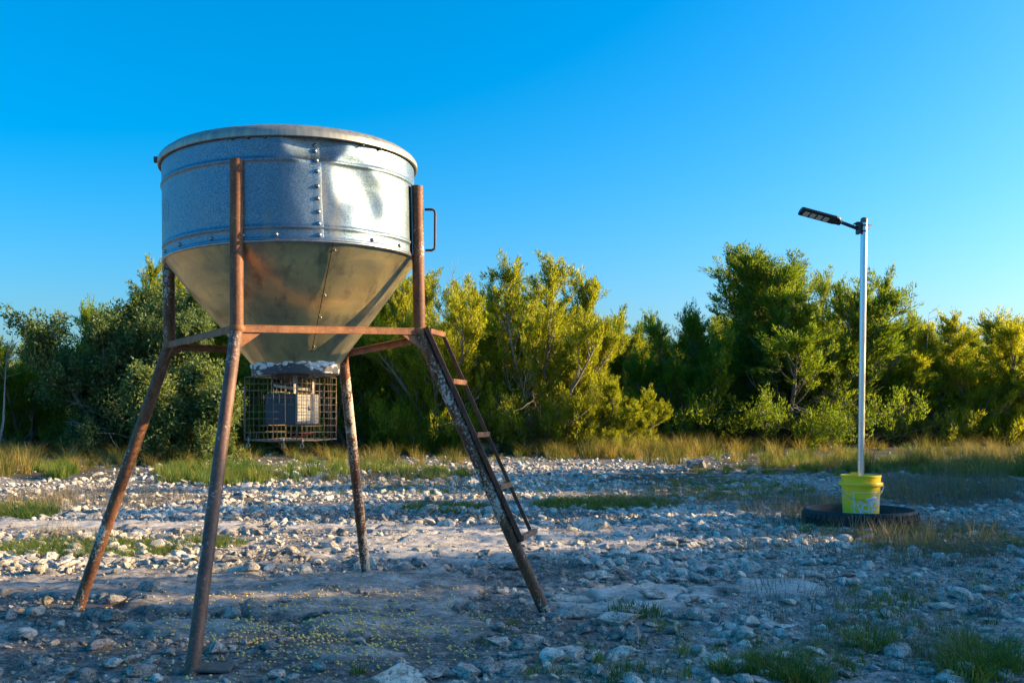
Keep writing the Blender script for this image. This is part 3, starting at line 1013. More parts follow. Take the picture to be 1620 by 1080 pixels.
# cone
def cone_r(z):
    return 0.183 + (0.530 - 0.183) * (z + 0.447) / 0.447
mb = MB()
NC = 160
rows = np.linspace(-0.447, 0.004, 40)
for z in rows:
    for k in range(NC):
        a = 2 * math.pi * k / NC
        wob = 0.011 * mnoise.noise(Vector((2.2 * math.cos(a), 2.2 * math.sin(a), z * 5))) + 0.0025 * mnoise.noise(Vector((7 * math.cos(a), 7 * math.sin(a), z * 9 + 4)))
        r = cone_r(z) + wob - 0.003
        mb.v.append(tuple(TM @ Vector((r * math.cos(a), r * math.sin(a), z))))
for j in range(len(rows) - 1):
    for k in range(NC):
        k2 = (k + 1) % NC
        mb.f.append((j * NC + k, j * NC + k2, (j + 1) * NC + k2, (j + 1) * NC + k))
cone = mb.build('hopper_cone', M['weathered_zinc_sheen'], feeder, True)
def on_cone(psi, z, out):
    r = cone_r(z) + out
    return TM @ Vector((r * math.cos(A0 + psi), r * math.sin(A0 + psi), z))
mb = MB()
mb.tube([on_cone(PS + 0.103, z, 0.0035) for z in np.linspace(-0.40, -0.006, 12)], 0.0022, 4)
mb.build('seam_gap', M['dark_gap'], cone)
for ps in (PS + 0.13,):
    for zz in (-0.03, -0.19, -0.27, -0.33, -0.38):
        dome(on_cone(ps, zz, 0.003), drum_n(ps), 0.004, 0.004).build('cone_rivet', M['rivet_zinc'], cone, True)
mb = MB()
mb.lathe([(0.536, 0.004), (0.538, -0.004), (0.532, -0.008), (0.524, -0.004)], 128, TM, True)
mb.build('drum_hem', M['rivet_zinc'], drum, True)
# collar at the cone's mouth, smeared with sealant
mb = MB()
prof = [(0.187, -0.44), (0.189, -0.45), (0.186, -0.484), (0.18, -0.486), (0.06, -0.482)]
mb.lathe(prof, 72, TM)
collar = mb.build('collar', M['collar_paint'], feeder, True, auto=40)
mb = MB()
rd = random.Random(5)
for k in range(46):
    a = A0 + rd.uniform(-1.5, 1.1)
    z = -0.438 - abs(rd.gauss(0, 0.011))
    r = 0.187
    p = TM @ Vector((r * math.cos(a), r * math.sin(a), z))
    q = Vector((math.cos(a), math.sin(a), 0.2)).normalized().to_track_quat('Z', 'Y').to_matrix().to_4x4()
    q.translation = p
    w, h = rd.uniform(0.008, 0.022), rd.uniform(0.005, 0.010)
    mb.lathe([(1.0, -0.2), (0.85, 0.35), (0.45, 0.8), (0.01, 1.0)], 9, q @ Matrix.Diagonal((w, h, 0.006, 1)))
mb.build('sealant', M['white_plastic'], collar, True)

# legs, uprights, frame
J = {'F': Vector((-1.043, 3.83, 1.172)), 'R': Vector((-0.390, 4.262, 1.195)), 'L': Vector((-1.50, 4.43, 1.148)), 'B': Vector((-0.823, 4.91, 1.140))}
FT = {'F': Vector((-1.058, 3.335, -0.02)), 'L': Vector((-1.885, 4.368, -0.02)), 'R': Vector((0.150, 4.345, -0.02)), 'B': Vector((-0.776, 5.396, -0.03))}
UP = {'F': at(374.5, 253, 3.85), 'R': at(659.5, 295, 4.29), 'L': Vector((-1.515, 4.45, 1.79)), 'B': Vector((-0.845, 4.925, 1.77))}
PR = 0.0255
legmat = {'F': 'rusty_lower_pipe', 'L': 'rusty_pipe', 'R': 'flaking_pipe', 'B': 'flaking_pipe'}
for k in 'FLRB':
    mb = MB()
    a, b = J[k], FT[k]
    d = (b - a).normalized()
    n_seg = 14
    mb.tube([a + (b - a) * (i / n_seg) for i in range(n_seg + 1)], PR if k != 'F' else PR * 0.93, 22)
    lg = mb.build('leg', M[legmat[k]], feeder, True, auto=40, origin=b)
    mb = MB()
    u = (UP[k] - a).normalized()
    mb.tube([a - u * 0.012 + (UP[k] - a + u * 0.012) * (i / 8) for i in range(9)], PR, 22)
    # open pipe end
    e = UP[k]
    q = u.to_track_quat('Z', 'Y').to_matrix().to_4x4(); q.translation = e
    mb.build('upright', M['rusty_pipe'], feeder, True, auto=40)
    mb = MB()
    mb.lathe([(PR + 0.001, -0.014), (PR + 0.0055, -0.006), (PR + 0.005, 0.006), (PR + 0.001, 0.014)], 22, Matrix.Translation(a) @ u.to_track_quat('Z', 'Y').to_matrix().to_4x4())
    mb.build('weld_bead', M['rusty_bar'], feeder, True)
    if k in 'FL':
        mb = MB()
        gzv = max(0.004, gz1(b.x, b.y)) + 0.004
        mm = Matrix.Translation((b.x + 0.055, b.y + 0.045, gzv - 0.004)) @ Matrix.Rotation(R(8 if k == 'F' else -6), 4, 'Z') @ Matrix.Rotation(R(4), 4, 'Y')
        mb.box((0.13, 0.10, 0.010), mm)
        mb.build('foot_plate', M['foot_steel'], feeder, bevel=0.003)
def inset(a, b, d=PR):
    u = (b - a).normalized()
    return a + u * d, b - u * d
for p, q, dz in (('F', 'R', 0.0), ('F', 'L', 0.0), ('L', 'B', -0.006), ('R', 'B', -0.03)):
    a, b = inset(J[p], J[q], 0.018)
    a = a + Vector((0, 0, dz)); b = b + Vector((0, 0, dz if q != 'B' or p != 'R' else -0.005))
    mb = MB()
    # angle iron: a flat top flange and a hanging outer flange
    mb.bar(a + Vector((0, 0, 0.012)), b + Vector((0, 0, 0.012)), 0.026, 0.004)
    d = (b - a).normalized()
    s = d.cross(Vector((0, 0, 1))).normalized()
    c0 = Vector((TC.x, TC.y, a.z))
    if (((a + b) / 2) + s - c0).length < (((a + b) / 2) - s - c0).length:
        s = -s
    mb.bar(a + s * 0.0115 - Vector((0, 0, 0.0025)), b + s * 0.0115 - Vector((0, 0, 0.0025)), 0.004, 0.0245)
    mb.build('frame_bar', M['rusty_bar'], feeder, bevel=0.001)
def gusset(k, o, w, h):
    a = J[k]
    d = (J[o] - a).normalized()
    l = (FT[k] - a).normalized()
    nrm = d.cross(l).normalized()
    p0 = a + d * 0.018 - Vector((0, 0, 0.004))
    mb = MB()
    mb.prism([p0, p0 + d * w, a + l * h + d * 0.018], nrm * 0.005)
    mb.build('gusset', M['rusty_bar'], feeder)
gusset('F', 'R', 0.095, 0.085); gusset('F', 'L', 0.05, 0.07); gusset('L', 'F', 0.05, 0.085); gusset('L', 'B', 0.06, 0.06)
gusset('R', 'F', 0.085, 0.10); gusset('R', 'B', 0.07, 0.08); gusset('B', 'R', 0.06, 0.07); gusset('B', 'L', 0.06, 0.07)
# flat strips welding the uprights to the drum
for k in 'FR':
    u = (UP[k] - J[k]).normalized()
    inw = Vector((TC.x - UP[k].x, TC.y - UP[k].y, 0)).normalized()
    side = u.cross(inw).normalized()
    mb = MB()
    p0 = J[k] + u * (UP[k] - J[k]).length * 0.52 + inw * 0.016
    p1 = UP[k] + inw * 0.016
    mb.bar(p0, p1, 0.086 if k == 'F' else 0.06, 0.004, inw)
    mb.build('mounting_strip', M['zinc_sheet'], feeder)
# grab handle on the ladder side
hs = [at(672, 331.5, 4.29), at(684, 331.5, 4.29), at(687.5, 333.5, 4.29), at(688.5, 338, 4.29), at(688, 390, 4.29), at(687, 394, 4.29), at(683, 396, 4.29), at(673, 396, 4.29)]
mb = MB(); mb.tube(hs, 0.0055, 8)
mb.build('grab_handle', M['rusty_rail'], feeder, True)
# ladder
ladder = bpy.data.objects.new('ladder', None)
COL.objects.link(ladder); ladder.parent = feeder
off = Vector((0.050, 0.19, -0.002))
dl = (FT['R'] - J['R']).normalized()
outn = Vector((dl.z * -1, 0, dl.x)).normalized()
if outn.x < 0: outn = -outn
r0 = J['R'] + outn * 0.020 + Vector((0.012, -0.016, 0.008))
LEN = (FT['R'] - J['R']).length
mb = MB()
mb.bar(r0, r0 + dl * LEN * 0.745, 0.024, 0.020, outn)
mb.build('rail', M['rusty_rail'], ladder, bevel=0.002)
r1 = r0 + off
mb = MB()
mb.bar(r1 + dl * 0.01, r1 + dl * LEN * 0.742, 0.020, 0.016, outn)
mb.build('rail', M['rusty_rail'], ladder, bevel=0.002)
for i, f in enumerate((0.012, 0.185, 0.372, 0.555, 0.735)):
    p = r0 + dl * LEN * f
    mb = MB()
    e = p + off * 1.04
    if i == 4: e = p + off * 1.15 + Vector((0.01, 0, 0.01))
    mb.bar(p + off * 0.07, e, 0.022, 0.022)
    mb.build('rung', M['rusty_bar' if i < 3 else 'rung_steel'], ladder, bevel=0.002)

# wire cage with the spinner and control box
be = R(25.5)
e1 = Vector((-math.cos(be), math.sin(be), 0)); e2 = Vector((math.sin(be), math.cos(be), 0))
cc = Vector((-0.8925, 4.20, 0))
S_ = 0.276
ZB, ZT = 0.738, 1.006
cage = bpy.data.objects.new('varmint_cage', None)
COL.objects.link(cage); cage.parent = feeder
rd = random.Random(21)
corners = [cc, cc + e1 * S_, cc + e1 * S_ + e2 * S_, cc + e2 * S_]
for pi in range(4):
    a, b = corners[pi], corners[(pi + 1) % 4]
    broken = (pi == 0)
    mb = MB()
    nv = 9
    for i in range(nv + 1):
        p = a + (b - a) * (i / nv)
        j = lambda s=0.002: Vector((rd.uniform(-s, s), rd.uniform(-s, s), 0))
        main = i in (0, nv)
        if broken and not main:
            if rd.random() < 0.5:
                z0, z1 = ZB, ZB + rd.uniform(0.02, 0.06)
                mb.tube([p + j() + Vector((0, 0, z0)), p + j() + Vector((0, 0, z1))], 0.0014, 5)
                if rd.random() < 0.5:
                    continue
            z0 = rd.choice((ZB, ZB + 0.03, ZB + 0.15)); z1 = rd.choice((ZT, ZT, ZT - 0.03, ZT - 0.06))
            mb.tube([p + j() + Vector((0, 0, z0)), p + j() + Vector((0, 0, z1))], 0.0014, 5)
        else:
            mb.tube([p + j() + Vector((0, 0, ZB)), p + j(0.003) + Vector((0, 0, (ZB + ZT) / 2)), p + j() + Vector((0, 0, ZT))], 0.0026 if main else 0.0015, 5)
    nh = 9
    for i in range(nh + 1):
        z = ZB + (ZT - ZB) * i / nh
        if broken and i not in (0, nh):
            s0 = rd.choice((0, 0, 0.35)); s1 = rd.choice((1, 0.7, 0.45))
            if s1 <= s0: s1 = 1
        else:
            s0, s1 = 0, 1
        rr = 0.003 if i == 0 else 0.0014
        mb.tube([a + (b - a) * s0 + Vector((0, 0, z)), a + (b - a) * (s0 + s1) / 2 + Vector((0, 0, z + rd.uniform(-.003, .003) - (0.004 if i == 0 else 0))), a + (b - a) * s1 + Vector((0, 0, z))], rr, 5)
    mb.build('wire_panel', M['cage_wire'], cage, True)
mb = MB()
for i in range(1, 9):
    a = cc + e1 * S_ * i / 9 + Vector((0, 0, ZB)); mb.tube([a, a + e2 * S_], 0.0014, 5)
    if i % 2:
        a = cc + e2 * S_ * i / 9 + Vector((0, 0, ZB)); mb.tube([a, a + e1 * S_], 0.0014, 5)
mb.build('wire_floor', M['cage_wire'], cage, True)
for p in (cc + e1 * S_ * 0.93, cc + e1 * S_ * 0.26, cc + e2 * S_ * 0.12):
    mb = MB()
    q = p + Vector((0, 0, ZB))
    mb.tube([q + Vector((0, 0, 0.012)), q + Vector((0.003, -0.002, -0.004)), q + Vector((0, 0, -0.016))], 0.0035, 6)
    ringp = [q + Vector((0.007 * math.cos(t_), 0, -0.024 + 0.009 * math.sin(t_))) for t_ in np.linspace(0, 2 * math.pi, 13)]
    mb.tube(ringp, 0.0018, 5, False)
    mb.build('snap_clip', M['plate_metal'], cage, True)
mb = MB()
q = cc + e2 * S_ * 0.05 + Vector((0, 0.005, ZB + 0.012))
mb.tube([q + Vector((-0.03, 0, -0.002)), q + Vector((-0.012, -0.004, 0.008)), q + Vector((0.01, 0, 0.0)), q + Vector((0.025, 0.002, 0.014)), q + Vector((0.045, 0.01, 0.02))], 0.004, 6)
mb.build('red_cord', M['red_cord'], cage, True)
# control box
bc = Vector((-0.914, 4.262, 0)); SB = 0.158; BZ0, BZ1 = 0.803, 0.934
cbox = bpy.data.objects.new('control_box', None)
COL.objects.link(cbox); cbox.parent = feeder
ctr = bc + e1 * SB / 2 + e2 * SB / 2
Rb = Matrix((-e1, e2, Vector((0, 0, 1)))).transposed().to_4x4()
mm = Matrix.Translation(ctr + Vector((0, 0, (BZ0 + BZ1) / 2))) @ Rb
MB().box((SB, SB, BZ1 - BZ0), mm).build('box_shell', M['box_grey'], cbox, bevel=0.003)
mm2 = Matrix.Translation(ctr - e1 * (SB / 2 + 0.003) + Vector((0, 0, (BZ0 + BZ1) / 2))) @ Rb
door = MB().box((0.005, SB * 0.985, (BZ1 - BZ0) * 0.97), mm2).build('box_door', M['box_galvanized'], cbox, bevel=0.0015)
dome(ctr - e1 * (SB / 2 + 0.005) + e2 * 0.01 + Vector((0, 0, 0.872)), -e1, 0.011, 0.007).build('door_latch', M['rivet_zinc'], door, True)
mb = MB()
for i in range(70):
    p = ctr + e1 * random.uniform(-0.075, 0.075) + e2 * random.uniform(-0.075, 0.075) + Vector((0, 0, BZ1 + 0.003))
    q = Matrix.Translation(p) @ Matrix.Rotation(random.uniform(0, 6), 4, 'Z')
    mb.lathe([(0.001, 0.004), (0.005, 0.001), (0.004, -0.003)], 6, q)
mb.build('corn_on_box', M['corn'], cbox, True)
# spinner, motor neck, hangers
mb = MB()
mb.lathe([(0.001, 0.004), (0.075, 0.002), (0.078, 0.008), (0.078, -0.003), (0.001, -0.002)], 28, Matrix.Translation(ctr + Vector((0, 0, 0.962))) @ Matrix.Rotation(R(7), 4, 'Y') @ Matrix.Rotation(R(4), 4, 'X'))
mb.build('spinner_plate', M['plate_metal'], feeder, True, auto=40)
mb = MB(); mb.tube([ctr + Vector((0, 0, 0.93)), ctr + Vector((0, 0, 0.975))], 0.012, 10)
mb.build('motor_shaft', M['foot_steel'], feeder, True)
mb = MB(); mb.lathe([(0.075, 1.016), (0.07, 1.005), (0.035, 0.985), (0.033, 0.978)], 24, Matrix.Translation((ctr.x, ctr.y, 0)))
mb.build('funnel', M['foot_steel'], feeder, True)
for s1_, s2_ in ((-0.4, 0.42), (0.42, -0.3), (0.4, 0.45), (-0.42, -0.42)):
    p = ctr + e1 * SB * s1_ + e2 * SB * s2_
    MB().bar(p + Vector((0, 0, 0.93)), p * 1.0 + Vector((0, 0, 1.014)), 0.014, 0.003, (0.9, -0.4, 0)).build('hanger_strap', M['plate_metal'], feeder)

# ------------------------------------------------------------------ bucket, tyre, lamp
LX, LY = 2.665, 7.75
tyre = empty('tyre', (LX, LY, 0), 'black truck tyre lying flat around the yellow bucket', 'tyre')
prof = [(0.345, 0.0), (0.372, 0.03), (0.382, 0.055), (0.379, 0.062), (0.386, 0.068), (0.383, 0.082), (0.389, 0.088), (0.388, 0.112), (0.394, 0.122), (0.404, 0.122), (0.411, 0.112), (0.417, 0.09), (0.42, 0.05), (0.418, -0.03)]
mb = MB(); mb.lathe([(r, z - 0.008) for r, z in prof], 96, Matrix.Translation((LX, LY, 0)))
# the inside is open: thin inner carcass
mb.build('carcass', M['tyre_rubber'], tyre, True)
mb = MB(); mb.lathe([(0.36, 0.012), (0.2, 0.014), (0.13, 0.016), (0.02, 0.016)], 48, Matrix.Translation((LX, LY, 0)))
mb.build('soil_fill', M['concrete_fill'], tyre, True)
for k in range(52):
    a = 2 * math.pi * k / 52
    for row, (z0, z1, sh) in enumerate(((0.056, 0.096, 0.0), (0.006, 0.050, 0.5))):
        if math.sin(a) > 0.35 and row == 1:
            continue
        a2 = a + sh * 2 * math.pi / 52
        r_ = 0.421
        mm = Matrix.Translation((LX + r_ * math.cos(a2), LY + r_ * math.sin(a2), (z0 + z1) / 2 - 0.006)) @ Matrix.Rotation(a2, 4, 'Z') @ Matrix.Rotation(R(-8 if row == 0 else -1), 4, 'Y') @ Matrix.Rotation(R(14 if row else -14), 4, 'X')
        MB().box((0.014, 0.041, z1 - z0), mm).build('tread_block', M['tyre_rubber'], tyre)

bucket = empty('bucket', (LX + 0.01, LY, 0.012), 'bright yellow plastic bucket with worn white logo holding the lamp pole', 'bucket')
BX = LX + 0.008
BT = Matrix.Translation((BX, LY, 0.012))
def bk_r(z):
    return 0.1295 + (0.146 - 0.1295) * z / 0.36
mb = MB()
mb.lathe([(0.001, 0.0), (0.12, 0.0), (0.1285, 0.004), (bk_r(0.05), 0.05), (bk_r(0.27), 0.27), (0.1435, 0.286), (0.1435, 0.30), (bk_r(0.31), 0.31), (bk_r(0.345), 0.345), (0.1505, 0.347), (0.151, 0.358), (0.1475, 0.361), (0.1425, 0.358), (0.138, 0.30), (0.13, 0.05)], 72, BT)
bbody = mb.build('body', M['bucket_yellow'], bucket, True, auto=50)
mb = MB()
mb.lathe([(0.144, 0.282), (0.158, 0.280), (0.1595, 0.284), (0.1595, 0.302), (0.157, 0.306), (0.146, 0.307)], 72, BT)
mb.build('rim_band', M['bucket_yellow'], bucket, True, auto=50)
mb = MB(); mb.lathe([(0.001, 0.315), (0.139, 0.31)], 40, BT)
mb.build('concrete_fill', M['concrete_fill'], bucket)
# raised tab at the back of the rim
mb = MB()
for i in range(1):
    arc = [(0.1465, R(70 + 4 * k)) for k in range(9)]
    vs = []
    for r_, a in arc:
        for rr, z in ((0.1445, 0.345), (0.1445, 0.372), (0.148, 0.372), (0.148, 0.345)):
            vs.append(BT @ Vector((rr * math.cos(a), rr * math.sin(a), z)))
    fs = [(k * 4 + m, k * 4 + (m + 1) % 4, (k + 1) * 4 + (m + 1) % 4, (k + 1) * 4 + m) for k in range(8) for m in range(4)] + [(3, 2, 1, 0), (32, 33, 34, 35)]
    mb.add(vs, fs)
mb.build('rim_tab', M['bucket_yellow'], bucket)
AB = math.atan2(-LY, -BX)                                    # bucket to camera
def on_bucket(u, z, out=0.0012):
    """u metres round the bucket (right positive) from the camera side, z above its base"""
    r_ = bk_r(z) + out
    a = AB + u / 0.137
    return BT @ Vector((r_ * math.cos(a), r_ * math.sin(a), z))
UC, ZC, HW = 0.055, 0.132, 0.105
mb = MB()
def strip(u0, z0, u1, z1, w):
    n_ = 14
    vs = []
    L_ = math.hypot(u1 - u0, z1 - z0)
    du, dz = -(z1 - z0) / L_ * w / 2, (u1 - u0) / L_ * w / 2
    for i in range(n_ + 1):
        f = i / n_
        u, z = u0 + (u1 - u0) * f, z0 + (z1 - z0) * f
        vs += [on_bucket(u - du, z - dz), on_bucket(u + du, z + dz)]
    mb.add(vs, [(2 * i, 2 * i + 1, 2 * i + 3, 2 * i + 2) for i in range(n_)])
for q in ((UC - HW, ZC + HW, UC + HW, ZC + HW), (UC - HW, ZC - HW, UC - HW, ZC + HW), (UC + HW, ZC - HW, UC + HW, ZC + HW), (UC - HW, ZC - HW, UC + HW, ZC - HW)):
    strip(*q, 0.006)
mb.build('logo_frame', M['print_white'], bbody)
def letter_mesh(text, size, offset):
    cu = bpy.data.curves.new('lettering', 'FONT')
    cu.body = text; cu.size = size; cu.align_x = 'CENTER'; cu.align_y = 'CENTER'; cu.offset = offset
    ob = bpy.data.objects.new('lettering', cu)
    COL.objects.link(ob)
    dg = bpy.context.evaluated_depsgraph_get()
    me_ = bpy.data.meshes.new_from_object(ob.evaluated_get(dg))
    bpy.data.objects.remove(ob, do_unlink=True)
    bm = bmesh.new(); bm.from_mesh(me_)
    bmesh.ops.triangulate(bm, faces=bm.faces)
    bmesh.ops.subdivide_edges(bm, edges=bm.edges, cuts=1)
    out = ([v.co.copy() for v in bm.verts], [tuple(v.index for v in f.verts) for f in bm.faces])
    bm.free()
    return out
TA = R(42)
for text, size, du, dv, offs, sx in (('THE', 0.046, -0.046, 0.056, 0.0012, 1.0), ('HOME', 0.086, 0.0, 0.0, 0.003, 0.92), ('DEPOT', 0.060, 0.012, -0.060, 0.0018, 0.95)):
    vs, fs = letter_mesh(text, size, offs)
    mb = MB()
    pts = []
    for p in vs:
        a_, b_ = p.x * sx + du, p.y + dv
        pts.append(on_bucket(UC + a_ * math.cos(TA) - b_ * math.sin(TA), ZC + a_ * math.sin(TA) + b_ * math.cos(TA)))
    mb.add(pts, fs)
    mb.build('lettering', M['print_white'], bbody)
# bail
mb = MB()
bail = []
for i in range(33):
    f = i / 32
    ps = R(-92 + 184 * f)
    a = AB + ps
    z = 0.292 - 0.112 * math.sin(math.pi * f) ** 0.8
    r_ = 0.1605 + 0.004 * math.sin(math.pi * f)
    bail.append(BT @ Vector((r_ * math.cos(a), r_ * math.sin(a), z)))
mb.tube(bail, 0.0022, 6)
bl = mb.build('bail', M['bail_wire'], bucket, True)
mb = MB(); mb.tube(bail[18:24], [0.007, 0.0085, 0.0085, 0.0085, 0.0085, 0.007], 10)
mb.build('grip', M['white_plastic'], bl, True)
for s in (-1, 1):
    a = AB + s * R(92)
    dome(BT @ Vector((0.158 * math.cos(a), 0.158 * math.sin(a), 0.292)), Vector((math.cos(a), math.sin(a), 0)), 0.011, 0.009).build('bail_ear', M['bucket_yellow'], bucket, True)

lamp = empty('solar_street_lamp', (LX, LY, 0.33), 'black solar street lamp head on a tall galvanised pole in the bucket', 'street lamp')
P0 = Vector((LX + 0.003, LY, 0.03)); P1 = at(1367, 350, LY)
mb = MB()
mb.tube([P0 + (P1 - P0) * (i / 10) for i in range(11)], 0.0245, 24)
mb.build('pole', M['pole_zinc'], lamp, True, auto=40)
pu = (P1 - P0).normalized()
mb = MB()
q = pu.to_track_quat('Z', 'Y').to_matrix().to_4x4(); q.translation = P1
mb.lathe([(0.0265, -0.012), (0.027, 0.012), (0.024, 0.022), (0.014, 0.028), (0.001, 0.029)], 20, q)
mb.build('pole_cap', M['cap_plastic'], lamp, True)
mb = MB()
c_ = at(1366, 360, LY)
for zo in (0.014, -0.03):
    q = Matrix.Translation(c_ + Vector((0, 0, zo)))
    mb.lathe([(0.0255, -0.005), (0.0285, -0.005), (0.0285, 0.005), (0.0255, 0.005)], 20, q, True)
mb.box((0.022, 0.07, 0.085), Matrix.Translation(c_ + Vector((-0.038, 0, -0.006))))
mb.box((0.03, 0.085, 0.008), Matrix.Translation(c_ + Vector((-0.05, 0, 0.033))))
br = mb.build('bracket', M['lamp_black'], lamp)
for zo, yo in ((0.014, -0.03), (-0.004, 0.03), (0.014, 0.03)):
    MB().tube([c_ + Vector((-0.05, yo, zo)), c_ + Vector((0.058, yo, zo))], 0.0038, 6).build('clamp_bolt', M['foot_steel'], br, True)
a0, a1 = at(1359, 362.5, LY), at(1329, 351, LY)
MB().tube([a0, a1], 0.0135, 12).build('arm', M['lamp_black'], lamp, True, auto=40)
h0, h1 = at(1332, 351.5, LY), at(1266, 333.5, LY)
hd = (h1 - h0).normalized()
roll = R(-11)
hy_ = Vector((0, math.cos(roll), math.sin(roll)))
hz_ = hd.cross(hy_).normalized()
if hz_.z < 0: hz_ = -hz_
hy_ = hz_.cross(hd).normalized()
HM = Matrix((hd, hy_, hz_)).transposed().to_4x4()
HL = (h1 - h0).length
def hp(x, y, z):
    return h0 + hd * x + hy_ * y + hz_ * z
mb = MB()
sec = [(-0.055, -0.012), (0.055, -0.012), (0.062, -0.004), (0.060, 0.010), (0.03, 0.020), (-0.03, 0.020), (-0.060, 0.010), (-0.062, -0.004)]
stations = [(0.015, 0.45), (0.035, 0.85), (0.06, 1.0), (HL - 0.012, 1.0), (HL, 0.9)]
vs = [hp(x, y * s, z * (0.7 + 0.3 * s)) for x, s in stations for y, z in sec]
n8 = len(sec)
fs = [(i * n8 + k, i * n8 + (k + 1) % n8, (i + 1) * n8 + (k + 1) % n8, (i + 1) * n8 + k) for i in range(len(stations) - 1) for k in range(n8)]
fs += [tuple(range(n8)), tuple((len(stations) - 1) * n8 + k for k in range(n8))]
mb.add(vs, fs)
head = mb.build('lamp_head', M['lamp_black'], lamp, bevel=0.002)
for i in range(4):
    x = HL - 0.05 - i * 0.052
    mb = MB()
    mm = HM.copy(); mm.translation = hp(x, 0, -0.0135)
    mb.box((0.038, 0.075, 0.005), mm)
    mb.build('led_panel', M['led_lens'], head, bevel=0.001)
mm = HM.copy(); mm.translation = hp(HL / 2 + 0.02, 0, 0.0225)
MB().box((HL - 0.08, 0.056, 0.003), mm).build('solar_panel', M['box_grey'], head)
mm = HM.copy(); mm.translation = hp(0.03, 0, -0.004)
MB().box((0.045, 0.05, 0.036), mm).build('arm_socket', M['lamp_black'], head, bevel=0.003)

